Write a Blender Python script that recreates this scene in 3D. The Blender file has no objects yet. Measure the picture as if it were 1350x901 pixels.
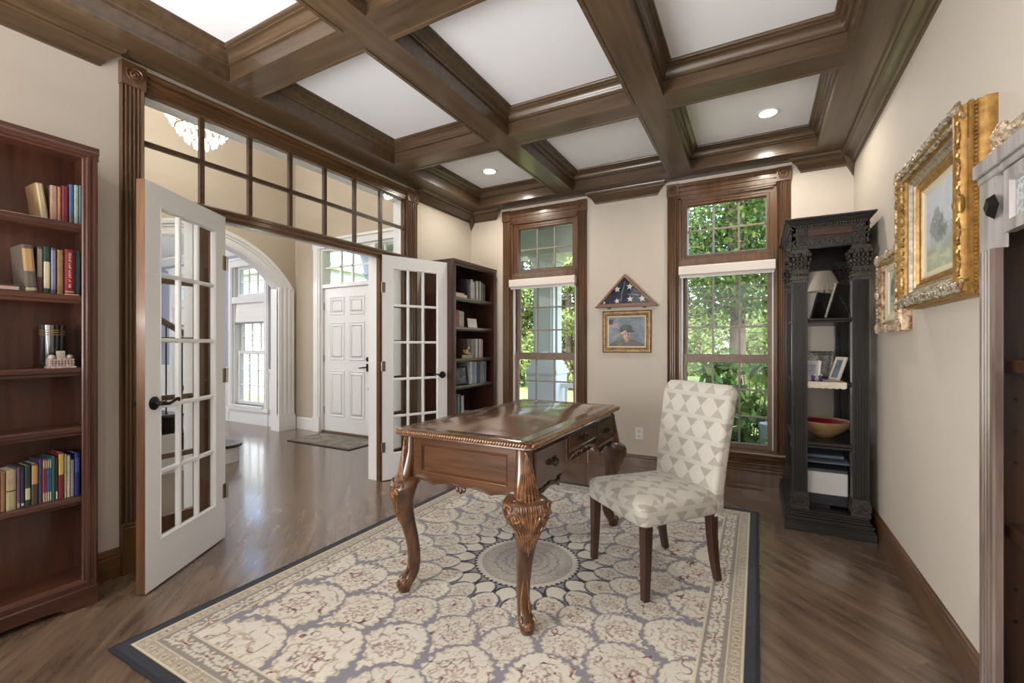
import bpy, math, random
import numpy as np
from mathutils import Vector, Matrix
random.seed(7); rng = np.random.default_rng(7)
S = bpy.context.scene; COL = S.collection
R = math.radians; PI = math.pi
# ------------------------------------------------------------ camera
cam = bpy.data.cameras.new('camera'); co = bpy.data.objects.new('camera', cam); COL.objects.link(co)
co.location = (0, 0, 1.21); co.rotation_euler = (R(90), 0, R(28.6))
cam.sensor_width = 36; cam.lens = 593/1350*36; cam.shift_y = 4.5/1350; cam.clip_start = .02; cam.clip_end = 200
S.camera = co
S.view_settings.view_transform = 'Standard'; S.view_settings.look = 'None'; S.view_settings.gamma = 1
S.view_settings.use_curve_mapping = False; S.view_settings.exposure = 0.50
# ------------------------------------------------------------ sky, sun, big lights
W = bpy.data.worlds.new('world'); S.world = W; W.use_nodes = True
wt = W.node_tree; sky = wt.nodes.new('ShaderNodeTexSky'); sky.sky_type = 'NISHITA'; sky.sun_disc = False
sky.sun_elevation = R(52); sky.sun_rotation = R(150); sky.air_density = 1.0; sky.dust_density = 2.5; sky.ozone_density = 1
wt.links.new(sky.outputs[0], wt.nodes['Background'].inputs[0]); wt.nodes['Background'].inputs[1].default_value = 1.05
def light(name, kind, loc, energy, color=(1, 1, 1), size=1, size_y=None, rot=(0, 0, 0), **kw):
    l = bpy.data.lights.new(name, kind); l.energy = energy; l.color = color
    if kind == 'AREA':
        l.size = size
        if size_y: l.shape = 'RECTANGLE'; l.size_y = size_y
    elif kind == 'SUN': l.angle = size
    elif kind in ('POINT', 'SPOT'): l.shadow_soft_size = size
    for k, v in kw.items(): setattr(l, k, v)
    o = bpy.data.objects.new(name, l); COL.objects.link(o); o.location = loc; o.rotation_euler = rot
    return o
light('sun', 'SUN', (0, 0, 20), 6.5, (1, .96, .9), R(.8), rot=(R(38), 0, R(-28)))
# added fill behind the camera, in front of the windowless rear wall
light('rear_fill', 'AREA', (-1.2, -1.52, 1.55), 42, (.97, .98, 1), 2.6, 1.9, rot=(R(90), 0, 0))
# added fill aimed up and right, brightens the ceiling and right wall
light('bounce_fill', 'AREA', (-2.1, -.8, 1.0), 118, (1, .99, .98), 1.4, 1.4, rot=Vector((.62, .22, .75)).to_track_quat('-Z', 'Y').to_euler())
light('foyer_fill', 'AREA', (-4.5, -1.3, 3.3), 70, (1, .99, .98), 2.2, 2.4, rot=(R(75), 0, 0))  # added fill inside the foyer, no window behind it
light('dining_rear_fill', 'AREA', (-8.3, -1.2, 1.6), 60, (1, 1, 1), 2.2, 1.8, rot=(R(90), 0, 0))  # unseen area fill inside the dining room, not at a window
# ------------------------------------------------------------ materials
MATS = {}
def nodes(name):
    m = bpy.data.materials.new(name); m.use_nodes = True
    t = m.node_tree; return m, t, t.nodes['Principled BSDF']
def lin(c):
    return tuple(((v/255+.055)/1.055)**2.4 if v/255 > .04045 else v/255/12.92 for v in c) + (1,)
def mat(name, c, c2=None, rough=.5, metal=0, spec=.5, scale=6, stretch=(1, 1, 1), bump=0, bscale=None, coat=0, rnd=0, rot=0, detail=4, lo=.35, hi=.65, emit=0, sheen=0, cior=1.5):
    if name in MATS: return MATS[name]
    m, t, b = nodes(name); N = t.nodes.new; L = t.links.new
    b.inputs['Roughness'].default_value = rough; b.inputs['Metallic'].default_value = metal
    b.inputs['Specular IOR Level'].default_value = spec; b.inputs['Coat Weight'].default_value = coat
    b.inputs['Coat Roughness'].default_value = .12; b.inputs['Coat IOR'].default_value = cior
    if sheen: b.inputs['Sheen Weight'].default_value = sheen
    ca = lin(c); b.inputs['Base Color'].default_value = ca
    if emit: b.inputs['Emission Color'].default_value = ca; b.inputs['Emission Strength'].default_value = emit
    if c2 or bump:
        tc = N('ShaderNodeTexCoord'); mp = N('ShaderNodeMapping'); mp.vector_type = 'TEXTURE' if rot else 'POINT'; mp.inputs['Scale'].default_value = stretch; mp.inputs['Rotation'].default_value = (0, 0, rot)
        L(tc.outputs['Object'], mp.inputs[0]); vec = mp.outputs[0]
        if rnd:
            oi = N('ShaderNodeObjectInfo'); ad = N('ShaderNodeVectorMath'); ad.operation = 'MULTIPLY_ADD'
            L(oi.outputs['Random'], ad.inputs[0]); ad.inputs[1].default_value = (17, 31, 23); L(vec, ad.inputs[2]); vec = ad.outputs[0]
        nz = N('ShaderNodeTexNoise'); nz.inputs['Scale'].default_value = scale; nz.inputs['Detail'].default_value = detail; nz.inputs['Roughness'].default_value = .6
        L(vec, nz.inputs[0])
        if c2:
            rp = N('ShaderNodeValToRGB'); rp.color_ramp.elements[0].position = lo; rp.color_ramp.elements[1].position = hi
            rp.color_ramp.elements[0].color = ca; rp.color_ramp.elements[1].color = lin(c2); L(nz.outputs[0], rp.inputs[0])
            out = rp.outputs[0]
            if rnd:
                hs = N('ShaderNodeHueSaturation'); mr = N('ShaderNodeMapRange'); mr.inputs[3].default_value = 1-rnd; mr.inputs[4].default_value = 1+rnd
                L(oi.outputs['Random'], mr.inputs[0]); L(mr.outputs[0], hs.inputs['Value']); L(out, hs.inputs['Color']); out = hs.outputs[0]
            L(out, b.inputs['Base Color'])
        if bump:
            n2 = nz
            if bscale:
                n2 = N('ShaderNodeTexNoise'); n2.inputs['Scale'].default_value = bscale; n2.inputs['Detail'].default_value = 3; L(vec, n2.inputs[0])
            bp = N('ShaderNodeBump'); bp.inputs['Strength'].default_value = min(1, bump); bp.inputs['Distance'].default_value = .004
            L(n2.outputs[0], bp.inputs['Height']); L(bp.outputs[0], b.inputs['Normal'])
    MATS[name] = m; return m
def wood(kind, ax='z'):
    st = {'x': (.07, 1, 1), 'y': (1, .07, 1), 'z': (1, 1, .07)}[ax]
    P = dict(trim=((68, 46, 28), (110, 76, 46), .33, .35), beam=((62, 47, 31), (94, 72, 49), .36, .3), case=((48, 25, 17), (80, 45, 32), .36, .25),
             desk=((54, 33, 20), (94, 61, 37), .26, .5), dark=((17, 14, 12), (33, 27, 23), .4, .2), leg=((48, 28, 20), (68, 42, 30), .35, .2), flagcase=((112, 76, 54), (140, 100, 74), .5, 0),
             rail=((84, 66, 52), (104, 84, 68), .4, .1))[kind]
    return mat('wood_%s_%s' % (kind, ax), P[0], P[1], rough=P[2], coat=P[3], scale=26, stretch=st, bump=.12, detail=5, lo=.3, hi=.72)
def glass():
    if 'glass' in MATS: return MATS['glass']
    m, t, b = nodes('window_glass'); t.nodes.remove(b); N = t.nodes.new
    tr = N('ShaderNodeBsdfTransparent'); gl = N('ShaderNodeBsdfGlossy'); gl.inputs['Roughness'].default_value = .02
    lw = N('ShaderNodeLayerWeight'); lw.inputs[0].default_value = .5; pw = N('ShaderNodeMath'); pw.operation = 'POWER'; pw.inputs[1].default_value = 5
    fr = N('ShaderNodeMath'); fr.operation = 'MULTIPLY_ADD'; fr.inputs[1].default_value = .8; fr.inputs[2].default_value = .012; mx = N('ShaderNodeMixShader')
    t.links.new(lw.outputs['Facing'], pw.inputs[0]); t.links.new(pw.outputs[0], fr.inputs[0])
    tr.inputs[0].default_value = (.985, .99, .985, 1)
    t.links.new(fr.outputs[0], mx.inputs[0]); t.links.new(tr.outputs[0], mx.inputs[1]); t.links.new(gl.outputs[0], mx.inputs[2])
    t.links.new(mx.outputs[0], t.nodes['Material Output'].inputs[0]); MATS['glass'] = m; return m
def vcol(name, rough=.8, bump=0, bscale=400, translucent=0, spec=.3, noise=0, sheen=0):
    if name in MATS: return MATS[name]
    m, t, b = nodes(name); N = t.nodes.new; L = t.links.new
    a = N('ShaderNodeAttribute'); a.attribute_name = 'Col'; b.inputs['Roughness'].default_value = rough; b.inputs['Specular IOR Level'].default_value = spec
    out = a.outputs[0]
    if noise:
        tc = N('ShaderNodeTexCoord'); nz = N('ShaderNodeTexNoise'); nz.inputs['Scale'].default_value = bscale; L(tc.outputs['Object'], nz.inputs[0])
        mr = N('ShaderNodeMapRange'); mr.inputs[3].default_value = 1-noise; mr.inputs[4].default_value = 1+noise; L(nz.outputs[0], mr.inputs[0])
        hs = N('ShaderNodeHueSaturation'); L(mr.outputs[0], hs.inputs['Value']); L(out, hs.inputs['Color']); out = hs.outputs[0]
        if bump:
            bp = N('ShaderNodeBump'); bp.inputs['Strength'].default_value = bump; bp.inputs['Distance'].default_value = .003; L(nz.outputs[0], bp.inputs['Height']); L(bp.outputs[0], b.inputs['Normal'])
    L(out, b.inputs['Base Color'])
    if sheen: b.inputs['Sheen Weight'].default_value = sheen
    if translucent:
        tl = N('ShaderNodeBsdfTranslucent'); mx = N('ShaderNodeMixShader'); mx.inputs[0].default_value = translucent
        L(out, tl.inputs[0]); L(b.outputs[0], mx.inputs[1]); L(tl.outputs[0], mx.inputs[2]); L(mx.outputs[0], t.nodes['Material Output'].inputs[0])
    MATS[name] = m; return m
WHITE = mat('white_paint', (226, 226, 226), rough=.35)
WALL = mat('study_wall_paint', (193, 183, 170), (197, 188, 176), rough=.75, scale=1.5)
FWALL = mat('foyer_wall_paint', (180, 167, 149), (185, 173, 156), rough=.75, scale=1.5)
BLUEW = mat('dining_wall_paint', (150, 156, 178), (156, 161, 182), rough=.75, scale=1.5)
CEIL = mat('ceiling_paint', (236, 236, 239), rough=.8)
BLACKM = mat('black_metal', (34, 32, 31), rough=.38, metal=.8)
BRONZE = mat('antique_bronze', (50, 46, 36), rough=.4, metal=.7)
STEEL = mat('hinge_metal', (150, 142, 126), rough=.3, metal=1)
BLK = mat('black_plastic', (16, 17, 20), rough=.35)
PAGES = mat('book_pages', (214, 204, 184), rough=.8)
GOLD = mat('gilt_gold', (136, 100, 50), (176, 136, 76), rough=.38, metal=.55, scale=30, bump=.3)
GOLDP = mat('aged_gilt', (120, 96, 58), (196, 170, 118), rough=.42, metal=.5, scale=45, bump=.6)
SILV = mat('silvered_gilt', (112, 98, 78), (214, 204, 184), rough=.38, metal=.5, scale=55, bump=.7)
PINKG = mat('worn_copper_gilt', (124, 80, 48), (214, 190, 158), rough=.42, metal=.4, scale=40, bump=.7)
# ------------------------------------------------------------ mesh builder
ORG = {}
class MB:
    def __init__(s): s.v = []; s.f = []; s.uv = None
    def add(s, vs, fs):
        o = len(s.v); s.v += [tuple(p) for p in vs]; s.f += [tuple(o+i for i in f) for f in fs]; return s
    def box(s, x0, y0, z0, x1, y1, z1, M=None):
        if x0 > x1: x0, x1 = x1, x0
        if y0 > y1: y0, y1 = y1, y0
        if z0 > z1: z0, z1 = z1, z0
        vs = [(x, y, z) for z in (z0, z1) for y in (y0, y1) for x in (x0, x1)]
        if M is not None: vs = [tuple(M @ Vector(p)) for p in vs]
        return s.add(vs, [(0, 2, 3, 1), (4, 5, 7, 6), (0, 1, 5, 4), (2, 6, 7, 3), (0, 4, 6, 2), (1, 3, 7, 5)])
    def prism(s, pts, P, a, b):      # polygon pts (p,q) swept along third coordinate; P(p,q,r)->xyz
        n = len(pts)
        return s.add([P(p, q, a) for p, q in pts]+[P(p, q, b) for p, q in pts],
                     [tuple(range(n))[::-1], tuple(range(n, 2*n))]+[(i, (i+1) % n, n+(i+1) % n, n+i) for i in range(n)])
    def loft(s, rings, cap=True, closed=True):
        n = len(rings[0]); vs = [p for r in rings for p in r]; fs = []
        for k in range(len(rings)-1):
            for i in range(n if closed else n-1):
                j = (i+1) % n; fs.append((k*n+i, k*n+j, (k+1)*n+j, (k+1)*n+i))
        if cap: fs.append(tuple(range(n))[::-1]); fs.append(tuple((len(rings)-1)*n+i for i in range(n)))
        return s.add(vs, fs)
    def lathe(s, prof, c=(0, 0, 0), n=20, sx=1, sy=1, ax='z', cap=True):
        rings = []
        for r, z in prof:
            ring = []
            for i in range(n):
                a = 2*PI*i/n; p = (r*math.cos(a)*sx, r*math.sin(a)*sy, z)
                if ax == 'x': p = (p[2], p[0], p[1])
                if ax == 'y': p = (p[0], p[2], p[1])
                ring.append((c[0]+p[0], c[1]+p[1], c[2]+p[2]))
            rings.append(ring)
        return s.loft(rings, cap=cap)
    def tube(s, pts, r, n=8, M=None):
        pts = [Vector(p) for p in pts]; rings = []; up = Vector((.13, .21, .97)).normalized()
        for i, p in enumerate(pts):
            d = (pts[min(i+1, len(pts)-1)]-pts[max(i-1, 0)]).normalized()
            a = d.cross(up)
            if a.length < .05: a = d.cross(Vector((1, 0, 0)))
            a.normalize(); b = d.cross(a); rr = r[i] if isinstance(r, (list, tuple)) else r
            rings.append([tuple(p+a*rr*math.cos(2*PI*k/n)+b*rr*math.sin(2*PI*k/n)) for k in range(n)])
        return s.loft(rings)
    def ell(s, c, r, M=None, n=8, m=5):
        rings = []
        for k in range(1, m):
            t = PI*k/m; ring = []
            for i in range(n):
                a = 2*PI*i/n; p = Vector((r[0]*math.sin(t)*math.cos(a), r[1]*math.sin(t)*math.sin(a), -r[2]*math.cos(t)))
                if M is not None: p = M @ p
                ring.append((c[0]+p.x, c[1]+p.y, c[2]+p.z))
            rings.append(ring)
        return s.loft(rings)
    def loop(s, s0, s1, t0, t1, prof, P, back=True):   # mitred rectangular frame; prof = (inset, height)
        rings = []
        for d, h in prof: rings.append([P(s0+d, t0+d, h), P(s1-d, t0+d, h), P(s1-d, t1-d, h), P(s0+d, t1-d, h)])
        if back: rings.append(rings[0])
        return s.loft(rings, cap=False)
    def build(s, name, m, parent=None, bevel=0, smooth=False, kind=None, label=None, local=False, seg=1, uv=None):
        me = bpy.data.meshes.new(name); vs = s.v
        if parent is not None and not local and parent in ORG:
            o = ORG[parent]; vs = [(x-o[0], y-o[1], z-o[2]) for x, y, z in vs]
        me.from_pydata(vs, [], s.f); 
        for mm in (m if isinstance(m, list) else [m]): me.materials.append(mm)
        if smooth:
            me.polygons.foreach_set('use_smooth', [True]*len(me.polygons))
            try: me.set_sharp_from_angle(angle=R(50))
            except Exception: pass
        ob = bpy.data.objects.new(name, me); COL.objects.link(ob)
        if parent is not None:
            ob.parent = parent; ORG[ob] = ORG.get(parent, (0, 0, 0))
        else: ORG[ob] = (0, 0, 0)
        if bevel:
            md = ob.modifiers.new('bevel', 'BEVEL'); md.width = bevel; md.segments = seg; md.limit_method = 'ANGLE'; md.angle_limit = R(40)
        if kind: ob['kind'] = kind
        if label: ob['label'] = label
        return ob
def B(*a): return MB().box(*a)
def struct(name, mb, m, **k): return mb.build(name, m, kind='structure', **k)
def tag(o, label, cat, group=None):
    o['label'] = label; o['category'] = cat
    if group: o['group'] = group
    return o
def thing(name, label, cat, loc=(0, 0, 0), rz=0, group=None):
    o = bpy.data.objects.new(name, None); o.empty_display_size = .05; COL.objects.link(o)
    o.location = loc; o.rotation_euler = (0, 0, rz); ORG[o] = tuple(loc); return tag(o, label, cat, group)
def sthing(name, loc=(0, 0, 0), rz=0):
    o = bpy.data.objects.new(name, None); o.empty_display_size = .05; COL.objects.link(o)
    o.location = loc; o.rotation_euler = (0, 0, rz); ORG[o] = tuple(loc); o['kind'] = 'structure'; return o
# surface mappings: (s along, t up, h out)
XR, XL, YB = .67, -2.95, 4.41
PB = lambda s, t, h: (s, YB-h, t)          # back wall
PL = lambda s, t, h: (XL+h, s, t)          # left wall
PR = lambda s, t, h: (XR-h, s, t)          # right wall
def flute(w, d, n, g=.011):                # fluted pilaster outline in (s,h)
    pts = [(0, 0), (0, d*.8), (.004, d)]; m = .014; step = (w-2*m)/n
    for i in range(n):
        a = m+i*step+step*.16; b = m+(i+1)*step-step*.16
        if g > .008: pts += [(a+step*.34*(1-math.cos(q))-step*.16+.0, d-g*(1-math.sin(q))) for q in [PI*k/8 for k in range(9)]] ; continue
        pts += [(a, d), (a+(b-a)*.2, d-g), (a+(b-a)*.8, d-g), (b, d)]
    return pts+[(w-.004, d), (w, d*.8), (w, 0)]
# ------------------------------------------------------------ floor with diagonal planks
FX0, FX1, FY0, FY1 = -9.6, .67, -1.6, 4.41
fl = struct('floor', B(-9.6, -2, -.12, .67, 4.41, -.012), mat('subfloor', (30, 22, 16)))
PLANK = mat('oak_plank', (66, 51, 41), (132, 109, 90), rough=.26, coat=.5, scale=6, stretch=(2.2, .36, 1), rot=R(-45), bump=.25, bscale=30, rnd=.07, detail=9, lo=.22, hi=.78, cior=1.7)
def clip(poly, ax, val, keep_less):
    out = []
    for i in range(len(poly)):
        a, b = poly[i], poly[(i+1) % len(poly)]
        ia = (a[ax] <= val) == keep_less; ib = (b[ax] <= val) == keep_less
        if ia: out.append(a)
        if ia != ib:
            t = (val-a[ax])/(b[ax]-a[ax]); out.append((a[0]+t*(b[0]-a[0]), a[1]+t*(b[1]-a[1])))
    return out
c45 = math.sqrt(.5); PW = .135
def planks(x0, x1, y0, y1, lmin, lmax, name='plank'):
    # u along (1,-1), v along (1,1)
    cs = [(x, y) for x in (x0, x1) for y in (y0, y1)]
    us = [(x-y)*c45 for x, y in cs]; vs = [(x+y)*c45 for x, y in cs]
    k0 = math.floor(min(vs)/PW); k1 = math.ceil(max(vs)/PW); r = random.Random(3)
    for k in range(k0, k1):
        u = min(us)-r.random()*lmax
        while u < max(us):
            l = r.uniform(lmin, lmax); a, b = u+.0002, u+l-.0002; c, d = k*PW+.0003, (k+1)*PW-.0003; u += l
            p = [((q+w)*c45, (w-q)*c45) for q, w in ((a, c), (b, c), (b, d), (a, d))]
            for ax, val, less in ((0, x1, True), (0, x0, False), (1, y1, True), (1, y0, False)):
                p = clip(p, ax, val, less) if p else p
            if len(p) < 3: continue
            MB().prism(p, lambda a_, b_, z: (a_, b_, z), -.012, 0).build(name, PLANK, fl)
planks(-3.08, .67, .2, 4.41, 1.3, 2.1)
planks(-6.6, -3.08, 1.4, 4.41, 2.2, 3.4)
struct('floor_rear', B(-9.6, -2, -.012, .67, .2, 0), PLANK)
struct('floor_hall', MB().box(-9.6, .2, -.012, -6.6, 4.41, 0).box(-6.6, .2, -.012, -3.08, 1.4, 0), PLANK)
# ------------------------------------------------------------ walls
def wall_with_openings(name, x0, x1, z0, z1, ya, yb, ops, m):
    mb = MB(); xs = sorted(ops); cur = x0
    for (a, b, za, zb) in xs:
        mb.box(cur, ya, z0, a, yb, z1)
        if za > z0: mb.box(a, ya, z0, b, yb, za)
        if zb < z1: mb.box(a, ya, zb, b, yb, z1)
        cur = b
    mb.box(cur, ya, z0, x1, yb, z1); return struct(name, mb, m)
W1, W2 = -2.02, -.248
HO = .393
wall_with_openings('wall_back', XL, XR+.15, 0, 3.0, YB, YB+.17, [(W1-HO, W1+HO, .28, 2.57), (W2-HO, W2+HO, .28, 2.57)], WALL)
struct('wall_right', B(XR, -1.75, 0, XR+.15, YB, 3.0), WALL)
mb = MB(); mb.box(XL-.13, -1.6, 0, XL, 1.19, 3.0); mb.box(XL-.13, 3.28, 0, XL, YB+.17, 3.0); mb.box(XL-.13, 1.19, 2.6, XL, 3.28, 3.0)
struct('wall_left', mb, WALL)
struct('wall_rear', B(XL, -1.75, 0, XR, -1.6, 3.0), WALL)
# ------------------------------------------------------------ coffered ceiling
ZS, ZC = 2.735, 2.91
ceil = struct('ceiling', B(XL-.13, -1.75, ZC, XR+.15, YB+.17, 3.1), CEIL)
CX = [(-2.69, -1.78), (-1.596, -.692), (-.51, .409)]
CY = [(3.03, 4.19), (1.68, 2.86), (.33, 1.51), (-1.02, .16)]
def beam(x0, y0, x1, y1, ax): MB().box(x0, y0, ZS, x1, y1, ZC).build('beam', wood('beam', ax), ceil)
beam(XL, -1.6, CX[0][0], YB, 'y'); beam(CX[2][1], -1.6, XR, YB, 'y')
beam(CX[0][1], CY[3][0], CX[1][0], CY[0][1], 'y'); beam(CX[1][1], CY[3][0], CX[2][0], CY[0][1], 'y')
beam(CX[0][0], CY[0][1], CX[2][1], YB, 'x'); beam(CX[0][0], -1.6, CX[2][1], CY[3][0], 'x')
for i in range(3):
    for x0, x1 in CX: beam(x0, CY[i+1][1], x1, CY[i][0], 'x')
cprof = [(-.014, ZS+.001), (-.014, ZS-.005), (.007, ZS-.005), (.007, ZS+.009), (.001, ZS+.013), (.001, 2.822), (.013, 2.826), (.013, 2.836), (.018, 2.84), (.021, 2.853), (.03, 2.867), (.043, 2.877), (.05, 2.88), (.05, 2.888), (.058, 2.892), (.063, 2.898), (.063, ZC)]
for y0, y1 in CY:
    for x0, x1 in CX:
        MB().loop(x0, x1, y0, y1, cprof, lambda s, t, h: (s, t, h), back=False).build('coffer_molding', wood('beam', 'x'), ceil, smooth=True)
# recessed lights
LEM = mat('lamp_glow', (255, 244, 224), emit=9)
def recessed(x, y, label):
    t = thing('recessed_light', label, 'ceiling light', (x, y, ZC), group='recessed ceiling lights')
    MB().lathe([(.058, ZC-.004), (.078, ZC-.007), (.082, ZC), (.058, ZC), (.058, ZC-.004)], (x, y, 0), 28, cap=False).build('trim_ring', WHITE, t, smooth=True)
    MB().lathe([(.001, ZC-.003), (.06, ZC-.003), (.06, ZC-.001), (.001, ZC-.001)], (x, y, 0), 24).build('lamp_lens', LEM, t)
    light('recessed_spot', 'SPOT', (x, y, ZC-.02), 34, (1, .91, .78), .05, spot_size=R(165), spot_blend=.6)
recessed(-2.30, 3.76, 'lit round recessed light in the coffer at the far left corner of the ceiling')
recessed(.068, 3.79, 'lit round recessed light in the coffer above the right window')
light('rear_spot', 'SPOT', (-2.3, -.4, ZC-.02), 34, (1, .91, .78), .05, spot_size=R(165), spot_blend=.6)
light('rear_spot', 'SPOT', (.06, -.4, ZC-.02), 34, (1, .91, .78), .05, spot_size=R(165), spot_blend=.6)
# wall crown, in pieces between the casings
crp = [(0, 2.632), (.012, 2.632), (.014, 2.646), (.022, 2.65), (.03, 2.664), (.046, 2.682), (.066, 2.696), (.074, 2.70), (.074, 2.71), (.088, 2.716), (.094, ZS), (0, ZS)]
def crown(name, P, a, b, ax, ra=0, rb=0):      # ra, rb: mitred returns at the free ends
    mb = MB(); mb.prism(crp, lambda h, z, s: P(s+(-h*.95*ra if s == a else h*.95*rb), z, h), a, b)
    return struct(name, mb, wood('beam', ax), smooth=True)
crown('trim_1', PB, XL, W1-.585, 'x', 0, 1); crown('trim_2', PB, W1+.59, W2-.59, 'x', 1, 1); crown('trim_3', PB, W2+.57, XR, 'x', 1, 0)
crown('trim_4', PR, -1.6, YB, 'y'); crown('trim_5', PL, -1.6, 1.0, 'y', 0, 1); crown('trim_6', PL, 3.44, YB, 'y')
for nm, x, sx in (('trim_7', XL, 1), ('trim_8', XR, -1)):      # mitred corner drops
    w = .085
    mb = MB(); mb.add([(x, YB, 2.70), (x+sx*w, YB, 2.70), (x+sx*w*.95, YB-w*.95, 2.70), (x, YB-w, 2.70), (x, YB, 2.64), (x+sx*w*.6, YB, 2.64), (x+sx*w*.62, YB-w*.62, 2.645), (x, YB-w*.6, 2.64), (x+sx*.003, YB-.003, 2.54)],
        [(3, 2, 1, 0), (0, 1, 5, 4), (1, 2, 6, 5), (2, 3, 7, 6), (3, 0, 4, 7), (4, 5, 8), (5, 6, 8), (6, 7, 8), (7, 4, 8)])
    struct(nm, mb, wood('beam', 'z'))
# baseboards
bbp = [(0, 0), (.02, 0), (.02, .105), (.017, .112), (.021, .118), (.021, .126), (.014, .13), (.011, .14), (.006, .145), (0, .147)]
def baseb(name, P, a, b, ax, m=None, k=1.0):
    return struct(name, MB().prism([(h, z*k) for h, z in bbp], lambda h, z, s: P(s, z, h), a, b), m or wood('trim', ax))
baseb('baseboard_right', PR, -1.6, YB, 'y'); baseb('baseboard_left', PL, -1.6, 1.088, 'y'); baseb('baseboard_left_far', PL, 3.43, YB, 'y')
baseb('baseboard_back_left', PB, XL, W1-.5, 'x'); baseb('baseboard_back', PB, W1+.51, W2-.51, 'x'); baseb('baseboard_back_right', PB, W2+.51, XR, 'x')
# ------------------------------------------------------------ casing pieces
def rosette(P, s0, s1, t0, t1, parent, m, d=.034):
    cs, ct = (s0+s1)/2, (t0+t1)/2; r = (s1-s0)*.40
    mb = MB(); mb.prism([(s0-.004, t0), (s1+.004, t0), (s1+.004, t1), (s0-.004, t1)], lambda p, q, h: P(p, q, h), 0, d)
    rings = []
    for rr, h in ((r, d-.001), (r, d+.006), (r*.86, d+.009), (r*.74, d+.002), (r*.6, d+.002), (r*.5, d+.008), (r*.36, d+.009), (r*.26, d+.003), (r*.2, d+.008), (r*.02, d+.012)):
        rings.append([P(cs+rr*math.cos(2*PI*i/20), ct+rr*math.sin(2*PI*i/20), h) for i in range(20)])
    mb.loft(rings); return mb.build('rosette_block', m, parent, smooth=True)
def pilaster(P, s0, s1, z0, z1, parent, m, n=4, d=.024):
    return MB().prism([(s0+a, b) for a, b in flute(s1-s0, d, n)], lambda p, q, r: P(p, r, q), z0, z1).build('casing', m, parent)
def head(P, s0, s1, z0, z1, parent, m, f=1.0):
    H = z1-z0; pr = [(0, z0), (.014, z0), (.014, z0+H*.12), (.02, z0+H*.14), (.02, z0+H*.3), (.015, z0+H*.33), (.015, z0+H*.42), (.024, z0+H*.45), (.024, z0+H*.6), (.018, z0+H*.63), (.018, z0+H*.7), (.028, z0+H*.75), (.036, z0+H*.84), (.036, z0+H*.9), (.026, z0+H*.95), (.026, z1), (0, z1)]
    return MB().prism([(h*f, z) for h, z in pr], lambda h, z, s: P(s, z, h), s0, s1).build('head_molding', m, parent)
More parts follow.
